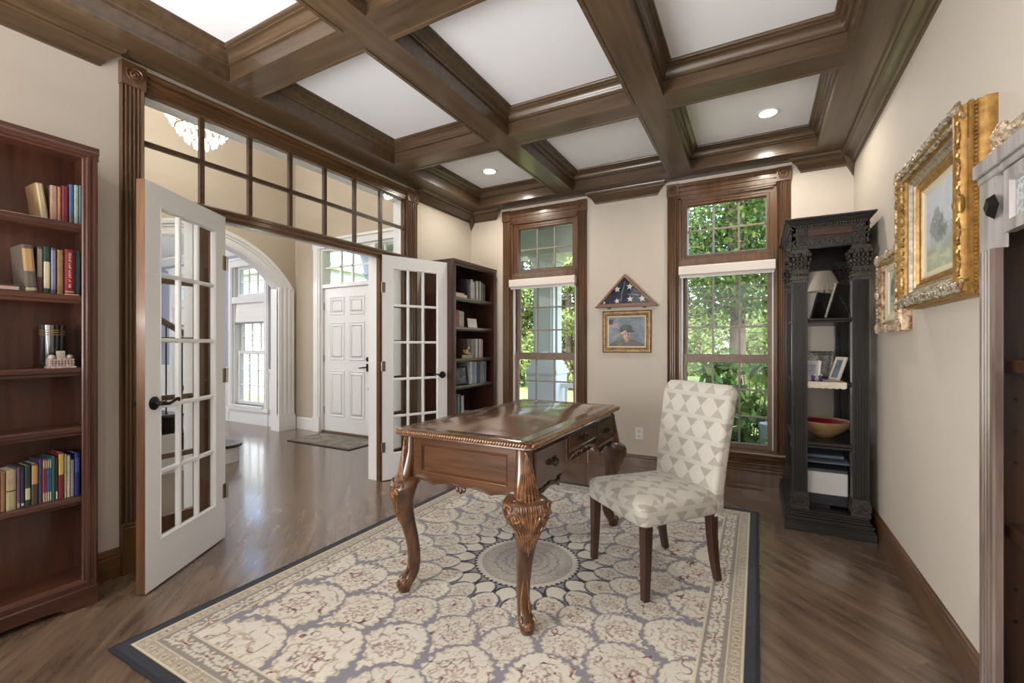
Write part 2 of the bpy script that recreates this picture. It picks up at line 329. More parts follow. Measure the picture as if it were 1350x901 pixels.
# ------------------------------------------------------------ windows
SASH = mat('sash_taupe', (112, 92, 78), (124, 104, 90), rough=.45, scale=20)
MUNT = mat('muntin_grey_taupe', (134, 124, 116), rough=.45)
SHADE = mat('shade_fabric', (222, 214, 206), rough=.8)
def window(name, xc, Y, wm, sm, mm, shade_to=None, ho=.393, grid_low=3, style='dark'):
    P = lambda s, t, h: (xc+s, Y-h, t)
    w = sthing(name, (xc, Y, 0)); cw = .098
    for sgn in (-1, 1):
        a, b = (ho, ho+cw) if sgn > 0 else (-ho-cw, -ho)
        pilaster(P, a, b, .30, 2.585, w, wm)
        rosette(P, a, b, 2.585, 2.70, w, wm)
    head(P, -ho, ho, 2.565, 2.698, w, wm)
    # jamb lining, transom rail, inner stops
    mb = MB()
    for s in (-1, 1): mb.box(xc+s*ho, Y-.004, .28, xc+s*(ho-.022), Y+.16, 2.57)
    mb.box(xc-ho, Y-.004, 2.55, xc+ho, Y+.16, 2.57); mb.box(xc-ho, Y-.006, .27, xc+ho, Y+.16, .30)
    mb.build('jamb', wm, w)
    mb = MB(); mb.box(xc-ho+.02, Y-.012, 1.925, xc+ho-.02, Y+.12, 2.0); mb.box(xc-ho+.02, Y-.02, 1.925, xc+ho-.02, Y, 1.95); mb.build('transom_rail', wm, w, bevel=.003)
    # transom sash
    P2 = lambda s, t, h: (xc+s, Y+.07-h, t)
    fr = [(0, 0), (0, .05), (.03, .05), (.034, .042), (.052, .042), (.062, .02), (.062, 0)]
    MB().loop(-ho+.02, ho-.02, 1.985, 2.55, fr, P2).build('transom_frame', wm, w)
    x0, x1, z0, z1 = -ho+.082, ho-.082, 2.047, 2.488
    def grid(x0, x1, z0, z1, nc, nr, yy, mt):
        for i in range(1, nc):
            x = xc+x0+(x1-x0)*i/nc; B(x-.008, yy-.012, z0, x+.008, yy+.012, z1).build('muntin', mt, w, bevel=.002)
        for j in range(1, nr):
            z = z0+(z1-z0)*j/nr; B(xc+x0, yy-.011, z-.008, xc+x1, yy+.011, z+.008).build('muntin', mt, w, bevel=.002)
        for i in range(nc):
            for j in range(nr):
                a, b = xc+x0+(x1-x0)*i/nc, xc+x0+(x1-x0)*(i+1)/nc; c, d = z0+(z1-z0)*j/nr, z0+(z1-z0)*(j+1)/nr
                B(a, yy-.002, c, b, yy+.002, d).build('pane', glass(), w)
    grid(x0, x1, z0, z1, 3, 2, Y+.075, mm)
    # sashes
    for (zb, zt, yy, br, tr, nr) in ((1.05, 1.93, Y+.10, .075, .06, 3), (.30, 1.125, Y+.055, .045, .075, grid_low)):
        mb = MB(); a, b = xc-ho+.022, xc+ho-.022; sw = .046
        mb.box(a, yy-.02, zb, a+sw, yy+.02, zt); mb.box(b-sw, yy-.02, zb, b, yy+.02, zt)
        mb.box(a, yy-.019, zb, b, yy+.019, zb+br); mb.box(a, yy-.019, zt-tr, b, yy+.019, zt); mb.build('sash', sm, w, bevel=.002)
        grid(a+sw-xc, b-sw-xc, zb+br, zt-tr, 3, nr, yy, mm)
    B(xc-.03, Y+.028, 1.125, xc+.03, Y+.055, 1.135).build('sash_lock', WHITE, w)
    mb = MB()
    for s in (-1, 1): mb.box(xc+s*(ho-.024), Y+.0, .31, xc+s*(ho-.034), Y+.04, 1.86)
    mb.build('jamb_liner', SHADE, w)
    # stool and apron
    mb = MB(); mb.prism([(0, .268), (.075, .268), (.08, .275), (.08, .285), (.072, .292), (0, .296)], lambda h, z, s: P(s, z, h), -ho-cw-.02, ho+cw+.02); mb.build('stool', wm, w)
    mb = MB(); mb.prism([(0, 0), (.034, 0), (.034, .11), (.028, .12), (.038, .13), (.038, .146), (.026, .15), (.03, .175), (.042, .185), (.042, .198), (.03, .205), (.036, .222), (.054, .235), (.06, .262), (0, .268)], lambda h, z, s: P(s, z, h), -ho-cw, ho+cw); mb.build('apron', wm, w)
    return w
TW = wood('trim', 'z')
win1 = window('window_1', W1, YB, TW, SASH, MUNT); win2 = window('window_2', W2, YB, TW, SASH, MUNT)
def roller(xc, Y, lab, zb=1.825, zt=1.925, long=None):
    t = thing('roller_shade', lab, 'window shade', (xc, Y-.04, zb))
    mb = MB(); mb.prism([(-.012, zt), (.062, zt), (.066, zt-.01), (.066, zt-.075), (.052, zt-.082), (-.012, zt-.082)], lambda h, z, s: (s, Y-.012-h, z), xc-.382, xc+.382); mb.build('valance', SHADE, t)
    MB().lathe([(.001, xc-.375), (.026, xc-.375), (.026, xc+.375), (.001, xc+.375)], (0, Y-.035, zt-.075), 14, ax='x').build('roll', SHADE, t, smooth=True)
    MB().box(xc-.375, Y-.05, zb-.004, xc+.375, Y-.036, zb+.014).build('hem_bar', WHITE, t)
    return t
roller(W1, YB, 'cream roller shade rolled up across the left window')
roller(W2, YB, 'cream roller shade rolled up across the right window')
# ------------------------------------------------------------ french door opening: frame, transom, sidelights
fr = sthing('trim_9', (XL, 2.235, 0)); DZ = 2.02
for (a, b) in ((1.089, 1.19), (3.28, 3.425)):
    pilaster(PL, a, b, .26, 2.585, fr, TW, d=.03); rosette(PL, a, b, 2.585, 2.705, fr, TW, d=.042)
    mb = MB(); mb.prism([(0, 0), (.04, 0), (.04, .24), (.036, .246), (.042, .252), (.042, .26), (.034, .266), (0, .27)], lambda h, z, s: PL(s, z, h), a, b); mb.build('plinth_block', TW, fr)
head(PL, 1.19, 3.28, 2.595, 2.70, fr, wood('trim', 'y'), 1.1)
XG = XL-.015
mb = MB(); mb.box(XL-.13, 3.258, 0, XL-.035, 3.285, 2.6); mb.box(XL-.13, 1.185, 0, XL-.035, 1.205, 2.6); mb.box(XL-.13, 1.19, 2.583, XL-.035, 3.28, 2.605)
for a, b in ((1.455, 1.607), (2.943, 3.03)): mb.box(XL-.13, a, 0, XL-.03, b, 2.03)
mb.box(XL-.13, 1.19, 2.0, XL-.03, 3.28, 2.05); mb.build('white_jamb_lining', WHITE, fr)
mb = MB()
for a, b in ((1.455, 1.61), (2.94, 3.03)): mb.box(XL-.03, a, 0, XL+.012, b, 2.0)
mb.box(XL-.035, 1.183, 0, XL+.005, 1.2, 2.6); mb.box(XL-.035, 3.265, 0, XL+.005, 3.285, 2.6); mb.box(XL-.035, 1.19, 2.588, XL+.005, 3.28, 2.606)
mb.build('post', TW, fr, bevel=.002)
mb = MB(); mb.prism([(-.03, 1.985), (.012, 1.985), (.012, 2.0), (.022, 2.005), (.022, 2.03), (.03, 2.036), (.03, 2.05), (.012, 2.062), (-.03, 2.062)], lambda h, z, s: PL(s, z, h), 1.19, 3.28); mb.build('transom_bar', wood('trim', 'y'), fr)
DM = mat('dark_muntin', (60, 42, 28), (82, 58, 38), rough=.4, scale=20)
T0, T1 = 1.2, 3.265; dz = (T1-T0)/7
for k in range(1, 7):
    y = T0+dz*k; B(XG-.012, y-.013, 2.062, XG+.014, y+.013, 2.59).build('muntin', DM, fr)
B(XG-.011, T0, 2.307, XG+.013, T1, 2.333).build('muntin', DM, fr)
for k in range(7):
    for z0, z1 in ((2.062, 2.32), (2.32, 2.588)): B(XG-.002, T0+dz*k, z0, XG+.002, T0+dz*(k+1), z1).build('pane', glass(), fr)
for a, b in ((1.2, 1.455), (3.03, 3.265)):
    B(XL-.03, a, 0, XL+.004, b, .24).build('sidelight_panel', TW, fr)
    zs = [.24, .576, .908, 1.24, 1.572, 1.985]
    for i in range(5):
        if i: B(XG-.014, a, zs[i]-.014, XG+.014, b, zs[i]+.014).build('muntin', TW, fr)
        B(XG-.002, a, zs[i], XG+.002, b, zs[i+1]).build('pane', glass(), fr)
# door leaves
BRN = wood('trim', 'z')
def french(name, hx, hy, ang, side):
    d = sthing(name, (hx, hy, 0), R(ang)); w, th, z0, z1 = .655, .042, .008, 2.01; s = side
    def bx(x0, ya, a, x1, yb, b): return (x0, s*ya, a, x1, s*yb, b)
    st, tr, br = .102, .11, .225; zi0, zi1 = z0+br, z1-tr
    def fr4(mb, y0, y1, e=0.0):
        mb.box(*bx(e, y0, z0, st, y1, z1)); mb.box(*bx(w-st, y0, z0, w-e, y1, z1)); mb.box(*bx(st, y0, z0, w-st, y1, zi0)); mb.box(*bx(st, y0, zi1, w-st, y1, z1)); return mb
    fr4(MB(), -.030, 0, .001).build('white_face', WHITE, d, local=True)
    fr4(MB(), -th, -.030).build('brown_face', BRN, d, local=True)
    mb = MB(); mb.box(*bx(w-.0012, -.031, z0, w+.0006, -.0008, z1)); mb.box(*bx(-.0006, -.031, z0, .0012, -.0008, z1)); mb.build('edge_band', BRN, d, local=True)
    W_, H_ = w-2*st, zi1-zi0
    for i in (1, 2):
        x = st+W_*i/3; mb = MB(); mb.box(*bx(x-.011, -.028, zi0, x+.011, -.004, zi1)); mb.box(*bx(x-.013, -.04, zi0, x+.013, -.0285, zi1)) if False else None; mb.build('muntin', WHITE, d, local=True, bevel=.004)
    for j in range(1, 5):
        z = zi0+H_*j/5; mb = MB(); mb.box(*bx(st, -.0275, z-.011, w-st, -.0045, z+.011)); mb.build('muntin', WHITE, d, local=True, bevel=.004)
    P = lambda a, b, h: (a, s*h, b)
    for i in range(3):
        for j in range(5):
            MB().box(*bx(st+W_*i/3, -.021, zi0+H_*j/5, st+W_*(i+1)/3, -.017, zi0+H_*(j+1)/5)).build('pane', glass(), d, local=True)
    MB().loop(st-.004, w-st+.004, zi0-.004, zi1+.004, [(0, -.004), (0, .001), (.004, .003), (.010, -.003), (.014, -.010), (.014, -.014)], P, back=False).build('glazing_bead', WHITE, d, local=True)
    # lever handle near the free edge
    hz = .922; hxx = w-.055
    for f in (1, -1):
        o = 0 if f > 0 else -th
        mb = MB(); mb.lathe([(.001, o*s), (.033, o*s), (.033, (o+f*.006)*s), (.026, (o+f*.011)*s), (.012, (o+f*.013)*s), (.011, (o+f*.05)*s), (.001, (o+f*.052)*s)], (hxx, 0, hz), 20, ax='y')
        pts = [(hxx, (o+f*.045)*s, hz), (hxx-.03, (o+f*.05)*s, hz-.006), (hxx-.06, (o+f*.052)*s, hz+.002), (hxx-.088, (o+f*.05)*s, hz+.012), (hxx-.105, (o+f*.047)*s, hz+.010), (hxx-.112, (o+f*.046)*s, hz)]
        mb.tube(pts, [.010, .0085, .0075, .008, .011, .006], 8); mb.build('door_handle', BLACKM, d, local=True, smooth=True)
    for hz_ in (.3, 1.02, 1.72):
        mb = MB(); mb.lathe([(.001, hz_-.045), (.006, hz_-.045), (.006, hz_+.045), (.001, hz_+.045)], (-.006, s*.006, 0), 10); mb.box(*bx(-.004, .0, hz_-.045, .03, .0016, hz_+.045)); mb.build('hinge', STEEL, d, local=True)
    return d
french('door_1', -2.925, 1.615, -58.7, 1)
french('door_2', -2.91, 2.94, 66.4, -1)
# ------------------------------------------------------------ foyer
YF, XA = 4.25, -5.92
wall_with_openings('wall_foyer_front', -6.05, XL-.13, 0, 5.2, YF, YF+.16, [(-5.36, -3.92, 0, 2.56)], FWALL)
c0, cz, ra = 2.96, 1.23, 1.28
def arc(r, y0, y1, n=20):
    a0 = math.acos((y0-c0)/r); a1 = math.acos((y1-c0)/r); return [(c0+r*math.cos(a0+(a1-a0)*i/n), cz+r*math.sin(a0+(a1-a0)*i/n)) for i in range(n+1)]
ar = arc(ra, 1.945, 3.975)
struct('wall_foyer_left', MB().prism([(-2, 0), (1.945, 0)]+ar+[(3.975, 0), (YF, 0), (YF, 5.2), (-2, 5.2)], lambda p, q, r: (r, p, q), XA-.13, XA), FWALL)
struct('wall_foyer_upper', B(XL-.13, -1.6, 3.0, XL, YF+.16, 5.2), FWALL)
struct('wall_foyer_rear', MB().box(-9.6, -2.1, 0, XL, -2, 5.2).box(XL-.13, -2, 0, XL, -1.6, 5.2), FWALL)
struct('ceiling_foyer', B(-6.05, -2.1, 5.2, XL, YF+.16, 5.3), CEIL)
# arch trim
at = sthing('trim_10', (XA, c0, 0))
ro = 1.46
y_o = 4.2
outer = arc(ro, 2*c0-y_o, y_o, 24); inner = arc(ra-.004, 1.95, 3.97, 24)
def archband(r0, r1, h0, h1):
    a = arc(r0, 2*c0-y_o+.0 if r0 > 1.3 else 1.95, y_o if r0 > 1.3 else 3.97, 24)
    return a
rings = []
for i in range(25):
    (yo, zo), (yi, zi) = outer[i], inner[i]
    L = lambda t, h: (XA+h, yi+(yo-yi)*t, zi+(zo-zi)*t)
    rings.append([L(-.02, -.13), L(-.02, .02), L(.12, .03), L(.12, .022), L(.5, .022), L(.55, .035), L(.68, .035), L(.72, .05), L(.95, .055), L(1, .04), L(1, 0), L(.1, 0), L(.1, -.13)])
MB().loft(rings).build('arch_casing', WHITE, at)
for s in (-1, 1):
    ya, yb = (3.965, y_o) if s > 0 else (2*c0-y_o, 1.955)
    zt = outer[0][1] if True else 2
    mb = MB(); mb.prism([(ya+a, b) for a, b in flute(yb-ya, .045, 3, .01)], lambda p, q, r: (XA+q, p, r), .22, 2.02)
    mb.box(XA, ya-.012, 0, XA+.065, yb+.012, .2); mb.box(XA, ya-.006, .2, XA+.055, yb+.006, .225)
    yi = 3.965 if s > 0 else 1.955
    mb.box(XA-.14, min(yi, yi+s*.02), 0, XA+.02, max(yi, yi+s*.02), 2.0); mb.build('pilaster', WHITE, at)
# front door wall
fd = sthing('trim_11', (-4.64, YF, 0)); PF = lambda s, t, h: (s, YF-h, t)
mb = MB()
for a, b in ((-5.49, -5.36), (-3.92, -3.79)):
    mb.box(a, YF-.03, .2, b, YF, 2.55); mb.box(a+.02, YF-.038, .2, b-.03, YF, 2.55); mb.box(a-.004, YF-.045, 0, b+.004, YF, .2)
mb.box(-5.5, YF-.035, 2.55, -3.78, YF, 2.64); mb.box(-5.52, YF-.055, 2.64, -3.76, YF, 2.67); mb.build('casing', WHITE, fd)
mb = MB(); mb.box(-5.36, YF, 2.0, -3.92, YF+.14, 2.05); mb.box(-5.36, YF, 2.52, -3.92, YF+.14, 2.56)
for a, b in ((-5.36, -5.335), (-4.42, -4.33), (-3.945, -3.92)): mb.box(a, YF-.002, 0, b, YF+.14, 2.56)
mb.box(-4.42, YF+.0, 0, -3.92, YF+.14, .25); mb.build('frame', WHITE, fd)
xs = [-5.335, -5.02, -4.80, -4.47, -4.21, -4.0, -3.945]
for i in range(1, 5): B(xs[i]-.012, YF+.05, 2.05, xs[i]+.012, YF+.08, 2.52).build('muntin', WHITE, fd)
B(-5.335, YF+.05, 2.275, -3.945, YF+.08, 2.3).build('muntin', WHITE, fd)
for i in range(6):
    for z0, z1 in ((2.05, 2.288), (2.288, 2.52)): B(xs[i], YF+.063, z0, xs[i+1], YF+.067, z1).build('pane', glass(), fd)
for z0, z1 in ((.25, .9), (.9, 1.45), (1.45, 2.0)): B(-4.33, YF+.063, z0, -3.945, YF+.067, z1).build('pane', glass(), fd)
for z in (.9, 1.45): B(-4.33, YF+.05, z-.012, -3.945, YF+.08, z+.012).build('muntin', WHITE, fd)
d3 = sthing('door_3', (-5.33, YF+.03, 0)); yd = YF+.03
B(-5.33, yd, .02, -4.425, yd+.045, 1.995).build('leaf', WHITE, d3)
Pd = lambda s, t, h: (s, yd-h, t); W3 = .905
for (za, zb) in ((.22, .86), (1.0, 1.52), (1.62, 1.87)):
    for xa in (-5.33+.12, -5.33+.50):
        MB().loop(xa, xa+.285, za, zb, [(0, 0), (.004, .008), (.012, .01), (.018, .003), (.03, .002), (.05, .009), (.056, .009)], Pd, back=False).build('raised_panel', WHITE, d3)
        B(xa+.05, yd-.009, za+.05, xa+.235, yd, zb-.05).build('panel_field', WHITE, d3)
mb = MB(); mb.lathe([(.001, yd), (.03, yd), (.03, yd-.012), (.012, yd-.016), (.001, yd-.016)], (-4.485, 0, 1.02), 16, ax='y'); mb.build('deadbolt', BLACKM, d3)
mb = MB(); mb.box(-4.51, yd-.01, .86, -4.46, yd, .96); mb.tube([(-4.485, yd-.01, .915), (-4.485, yd-.045, .915), (-4.53, yd-.05, .912), (-4.60, yd-.048, .905)], [.011, .01, .009, .007]); mb.build('lever_handle', BLACKM, d3)
mb = MB(); mb.lathe([(.001, yd), (.014, yd), (.014, yd-.006), (.001, yd-.008)], (-4.47, 0, .63), 12, ax='y'); mb.build('kick_stop', BLACKM, d3)
for z in (.3, 1.02, 1.75): B(-5.345, yd-.008, z-.05, -5.325, yd, z+.05).build('hinge', STEEL, d3)
B(-5.36, YF-.005, 0, -4.42, YF+.14, .02).build('threshold', wood('trim', 'x'), d3)
for nm, a, b in (('baseboard_foyer_front', -5.92, -5.5), ('baseboard_foyer_right', -3.78, -3.08)):
    baseb(nm, PF, a, b, 'x', WHITE, 1.15)
struct('baseboard_foyer_left', MB().prism([(h, z*1.15) for h, z in bbp], lambda h, z, s: (XA+h, s, z), -2, 1.7), WHITE)
# dining room
YD = 4.15
DW = (-6.88, -8.7)
wall_with_openings('wall_dining_front', -9.6, -6.05, 0, 2.75, YD, YD+.16, [(x-.41, x+.41, .28, 2.45) for x in sorted(DW)], BLUEW)
struct('wall_dining_left', B(-9.7, -2, 0, -9.6, YD+.16, 2.75), BLUEW)
struct('ceiling_dining', B(-9.7, -2.1, 2.75, -6.05, YD+.16, 2.9), CEIL)
wn = sthing('trim_12', (-6.3, YD, 0))
segs = [(-6.38, -6.05), (-8.2, -7.38), (-9.6, -9.2)]
for a, b in segs:
    mb = MB(); mb.box(a, YD-.012, 0, b, YD, .82); mb.box(a, YD-.03, .81, b, YD, .85); mb.box(a, YD-.02, .79, b, YD, .81); mb.box(a, YD-.024, 0, b, YD, .16); mb.build('wainscot', WHITE, wn)
    if b-a > .2: MB().loop(a+.07, b-.07, .24, .72, [(0, 0), (.003, .012), (.014, .014), (.02, 0)], lambda s, t, h: (s, YD-.012-h, t), back=False).build('wainscot_panel', WHITE, wn)
for xx in DW: MB().box(xx-.51, YD-.012, 0, xx+.51, YD, .2).box(xx-.51, YD-.024, 0, xx+.51, YD, .16).build('wainscot', WHITE, wn)
mb = MB(); mb.box(-9.588, -2, 0, -9.6, YD, .82); mb.box(-9.57, -2, .81, -9.6, YD, .85); mb.build('wainscot', WHITE, wn)
mb = MB(); mb.prism([(0, 2.62), (.02, 2.62), (.1, 2.72), (.1, 2.75), (0, 2.75)], lambda h, z, s: (s, YD-h, z), -9.6, -6.05); mb.build('crown', WHITE, wn)
def wwin(name, xc):
    w = sthing(name, (xc, YD, 0)); ho = .41
    mb = MB()
    for s in (-1, 1):
        mb.box(xc+s*ho, YD-.03, .25, xc+s*(ho+.1), YD, 2.45); mb.box(xc+s*(ho+.02), YD-.038, .25, xc+s*(ho+.08), YD, 2.45)
        mb.box(xc+s*ho, YD, .28, xc+s*(ho-.02), YD+.15, 2.45)
    mb.box(xc-ho-.12, YD-.04, 2.43, xc+ho+.12, YD, 2.53); mb.box(xc-ho-.14, YD-.06, 2.53, xc+ho+.14, YD, 2.56)
    mb.box(xc-ho-.12, YD-.05, .2, xc+ho+.12, YD, .25); mb.box(xc-ho, YD-.06, .25, xc+ho, YD+.15, .28)
    mb.box(xc-ho, YD-.03, 1.86, xc+ho, YD+.15, 1.96); mb.build('casing', WHITE, w)
    for (za, zb, yy, nr) in ((1.96, 2.45, YD+.07, 2), (1.06, 1.86, YD+.12, 3), (.28, 1.12, YD+.075, 3)):
        mb = MB(); mb.loop(xc-ho+.02, xc+ho-.02, za, zb, [(0, -.02), (0, .02), (.05, .02), (.055, .01), (.055, -.02)], lambda s, t, h: (s, yy-h, t)); mb.build('sash', WHITE, w)
        a, b, c, d = xc-ho+.075, xc+ho-.075, za+.055, zb-.055
        for i in (1, 2): x = a+(b-a)*i/3; B(x-.008, yy-.01, c, x+.008, yy+.01, d).build('muntin', WHITE, w)
        for j in range(1, nr): z = c+(d-c)*j/nr; B(a, yy-.009, z-.008, b, yy+.009, z+.008).build('muntin', WHITE, w)
        for i in range(3):
            for j in range(nr): B(a+(b-a)*i/3, yy-.002, c+(d-c)*j/nr, a+(b-a)*(i+1)/3, yy+.002, c+(d-c)*(j+1)/nr).build('pane', glass(), w)
    return w
wwin('window_3', DW[0]); wwin('window_4', DW[1])
for xc, lab in ((DW[0], 'white fabric shade part lowered in the foyer-side dining room window'), (DW[1], 'white fabric shade part lowered in the far left dining room window')):
    t = thing('roman_shade', lab, 'window shade', (xc, YD, 1.54))
    mb = MB()
    for k in range(4): mb.box(xc-.385, YD+.01+.004*k, 1.56+.075*k, xc+.385, YD+.03+.004*k, 1.56+.075*(k+1)+.01)
    mb.build('shade_cloth', mat('shade_white', (232, 232, 230), rough=.9), t, bevel=.004)
    B(xc-.385, YD+.005, 1.535, xc+.385, YD+.035, 1.565).build('bottom_rail', mat('shade_rail_grey', (130, 130, 132)), t)
# ------------------------------------------------------------ rug
def grid_mesh(name, nx, ny, P, colf, m, parent=None, thick=None, kind=None):
    """dense colour-carrying sheet: P(i/nx, j/ny arrays)->xyz arrays ; colf->rgb arrays (srgb 0-255)"""
    u, v = np.meshgrid(np.linspace(0, 1, nx+1), np.linspace(0, 1, ny+1)); u = u.ravel(); v = v.ravel()
    xyz = P(u, v); c = colf(u, v); c = np.clip(c/255.0, 0, 1); c = np.where(c > .04045, ((c+.055)/1.055)**2.4, c/12.92)
    if parent is not None and parent in ORG: xyz = xyz-np.array(ORG[parent])
    i = np.arange(nx*ny); a = (i//nx)*(nx+1)+i % nx
    f = np.stack([a, a+1, a+nx+2, a+nx+1], 1)
    me = bpy.data.meshes.new(name); me.vertices.add(len(xyz)); me.vertices.foreach_set('co', xyz.astype(np.float32).ravel())
    me.loops.add(f.size); me.loops.foreach_set('vertex_index', f.astype(np.int32).ravel())
    me.polygons.add(len(f)); me.polygons.foreach_set('loop_start', (np.arange(len(f))*4).astype(np.int32))
    me.update(calc_edges=True)
    ca = me.color_attributes.new('Col', 'FLOAT_COLOR', 'POINT'); cc = np.ones((len(c), 4), np.float32); cc[:, :3] = c; ca.data.foreach_set('color', cc.ravel())
    me.materials.append(m); ob = bpy.data.objects.new(name, me); COL.objects.link(ob)
    if parent is not None: ob.parent = parent; ORG[ob] = ORG.get(parent, (0, 0, 0))
    if kind: ob['kind'] = kind
    return ob
def h2(x, y, s=0):
    t = np.sin(x*127.1+y*311.7+s*74.7)*43758.5453; return t-np.floor(t)
def vnoise(x, y, s=0):
    xi, yi = np.floor(x), np.floor(y); fx, fy = x-xi, y-yi; fx = fx*fx*(3-2*fx); fy = fy*fy*(3-2*fy)
    return (h2(xi, yi, s)*(1-fx)+h2(xi+1, yi, s)*fx)*(1-fy)+(h2(xi, yi+1, s)*(1-fx)+h2(xi+1, yi+1, s)*fx)*fy
def mixc(c, m, col): return c*(1-m[:, None])+np.array(col, float)*m[:, None]
RX0, RX1, RY0, RY1 = -2.25, .005, .80, 3.68
def rugcol(u, v):
    x = RX0+(RX1-RX0)*u; y = RY0+(RY1-RY0)*v; cx, cy = -1.122, 2.235
    dx, dy = x-cx, y-cy; r = np.hypot(dx, dy); th = np.arctan2(dy, dx)
    wob = (vnoise(x*70, y*70)-.5)+.6*(vnoise(x*150, y*150, 6)-.5)
    c = np.tile(np.array([138, 134, 140.]), (len(x), 1)); c += (vnoise(x*7, y*7, 3)-.5)[:, None]*18+(vnoise(x*160, y*160, 4)-.5)[:, None]*18
    cream = np.array([208, 202, 190.])
    r0 = .292; fac = 1.265; N = 18
    for k in range(8):
        ra = r0*fac**k; rb = ra*fac**1.62
        rc = (ra+rb)/2; hr = (rb-ra)/2; off = (k % 2)*.5
        s = th/(2*PI)*N+off; si = np.round(s); ds = s-si
        q = ds*2*PI/N*r; hw = PI/N*r*.98; p = (r-rc)/hr; qq = q/hw
        wdt = np.where(p < 0, np.sqrt(np.clip(1-np.abs(p)**2.4, 0, 1)), np.clip(1-np.abs(p)**1.9, 0, 1))
        al = np.arctan2(p, qq); kk = min(1, k/3)
        d = wdt-np.abs(qq)+kk*(.045*np.sin(al*26)+.07*wob)
        g = .11 if k > 1 else .13
        c = mixc(c, ((d > -.06) & (d <= g)).astype(float)*(np.abs(p) < 1.05), (132, 129, 138))
        ins = ((d > g) & (np.abs(p) < 1)).astype(float)
        base = cream+(h2(si, si*0+k, 5)-.5)[:, None]*12
        c = c*(1-ins[:, None])+base*ins[:, None]
        if k < 2: c = mixc(c, ((d > (-.06, .02)[k]) & (d <= (.19, .16)[k]) & (np.abs(p) < 1.02)).astype(float)*(1, .85)[k], (36, 38, 48))
        else: c = mixc(c, ins*(d < g+.07)*.55, (178, 164, 136))
        rr = np.hypot(p, qq); a2 = np.arctan2(qq, p); f = 1.0/(.022+.012*k)
        if k > 0:
            c = mixc(c, ins*(np.abs(rr+.04*np.sin(a2*11)-.52) < .035)*.5, (150, 128, 104))
            c = mixc(c, ins*(np.abs(rr+.07*np.cos(a2*8)-.22) < .04)*.6, (132, 92, 84))
            c = mixc(c, ins*(rr < .1)*.5, (168, 140, 124))
            n1 = np.abs(vnoise(x*f*2.1, y*f*2.1, k)-.5); n2 = np.abs(vnoise(x*f*3.6+9, y*f*3.6, k+20)-.5)
            c = mixc(c, ins*(n2 < .045)*.30, (150, 136, 112)); c = mixc(c, ins*(n1 < .032)*(rr < .9)*.55, (104, 84, 80))
            c = mixc(c, ins*((vnoise(x*f*1.3, y*f*1.3, k+40) > .70) & (n1 < .055))*.75, (112, 50, 52))
            c = mixc(c, ins*((vnoise(x*f*1.5, y*f*1.5, k+60) > .72) & (n1 < .045))*.6, (62, 62, 72))
        c = mixc(c, ins*(vnoise(x*95, y*95, 8) > .66)*.45, (214, 209, 198))
    edge = .280+.007*np.sin(th*60)
    c = mixc(c, ((r < .292) & (r >= edge)).astype(float), (40, 42, 52))
    m = (r < edge).astype(float); c = mixc(c, m, (182, 178, 172))
    c = mixc(c, m*(r > .245)*.7, (210, 205, 194)); c = mixc(c, m*(np.abs(r-.245) < .004)*.6, (140, 128, 118)); c = mixc(c, m*(np.abs(r+.004*np.sin(th*36)-.228) < .006)*.45, (176, 150, 124))
    c = mixc(c, m*(r < .24)*(np.abs(vnoise(x*80, y*80, 9)-.5) < .08)*.5, (146, 138, 132)); c = mixc(c, m*(r < .21)*(vnoise(x*60, y*60, 11) > .66)*.35, (200, 184, 160))
    for rr_ in (.045, .08, .12, .17): c = mixc(c, m*(np.abs(r+.005*np.sin(th*20)-rr_) < .0038)*.55, (108, 102, 110))
    c = mixc(c, (r < .036).astype(float)*.8, (204, 200, 192)); c = mixc(c, (r < .012).astype(float), (120, 112, 116))
    e = np.minimum(np.minimum(x-RX0, RX1-x), np.minimum(y-RY0, RY1-y)); along = np.where(np.minimum(x-RX0, RX1-x) < np.minimum(y-RY0, RY1-y), y, x)
    bm = (e < .205).astype(float); c = mixc(c, bm, (140, 134, 128))
    c = mixc(c, bm*(vnoise(x*160, y*160, 4) > .6)*.25, (118, 112, 108))
    ce = e-.158; s = along/.155; si = np.round(s); sl = (s-si)*.155
    fr_ = np.hypot(ce, sl); ta = np.arctan2(sl, ce); odd = (si % 2) > .5
    pet = fr_ < .024+.008*np.cos(ta*6)+.003*wob
    c = mixc(c, bm*pet, (202, 194, 178)); c = mixc(c, bm*(pet & (fr_ > .009))*(np.abs(np.sin(ta*3)) > .7)*np.where(odd, .75, .3), (118, 52, 58)); c = mixc(c, bm*(fr_ < .006), (118, 52, 58))
    for o1, o2, sz in ((.020, .040, .0105), (-.020, .040, .0105), (.004, .052, .010), (.022, .063, .0095), (-.020, .064, .0095), (0, .0745, .009)):
        lo = np.hypot(ce-o1+.004*wob, (np.abs(sl)-o2+.003*wob)*.8) < sz; c = mixc(c, bm*lo, (200, 193, 178))
    gm = (e < .108).astype(float); c = mixc(c, gm, (160, 152, 138)); s3 = along/.052; l3 = (s3-np.floor(s3)-.5)*.052; f3 = np.hypot(e-.080, l3)+.003*wob
    c = mixc(c, gm*(f3 < .018), (200, 192, 174)); c = mixc(c, gm*(np.abs(f3-.012) < .003)*.6, (146, 128, 100)); c = mixc(c, gm*(f3 < .005)*.8, (112, 54, 54))
    for ee in (.205, .108, .054): c = mixc(c, (np.abs(e-ee+.0015*wob) < .004).astype(float), (204, 193, 168))
    bl = (e < .050).astype(float); c = mixc(c, bl, (40, 43, 51)); c += (bl*(vnoise(x*200, y*200, 2)-.5)*16)[:, None]
    return c
RUGM = vcol('rug_wool', rough=.9, noise=.10, bump=.5, bscale=260, spec=.15, sheen=.15)
rug = thing('area_rug', 'large grey and cream oriental rug with round centre medallion and navy border under the desk', 'rug', (-1.122, 2.24, 0))
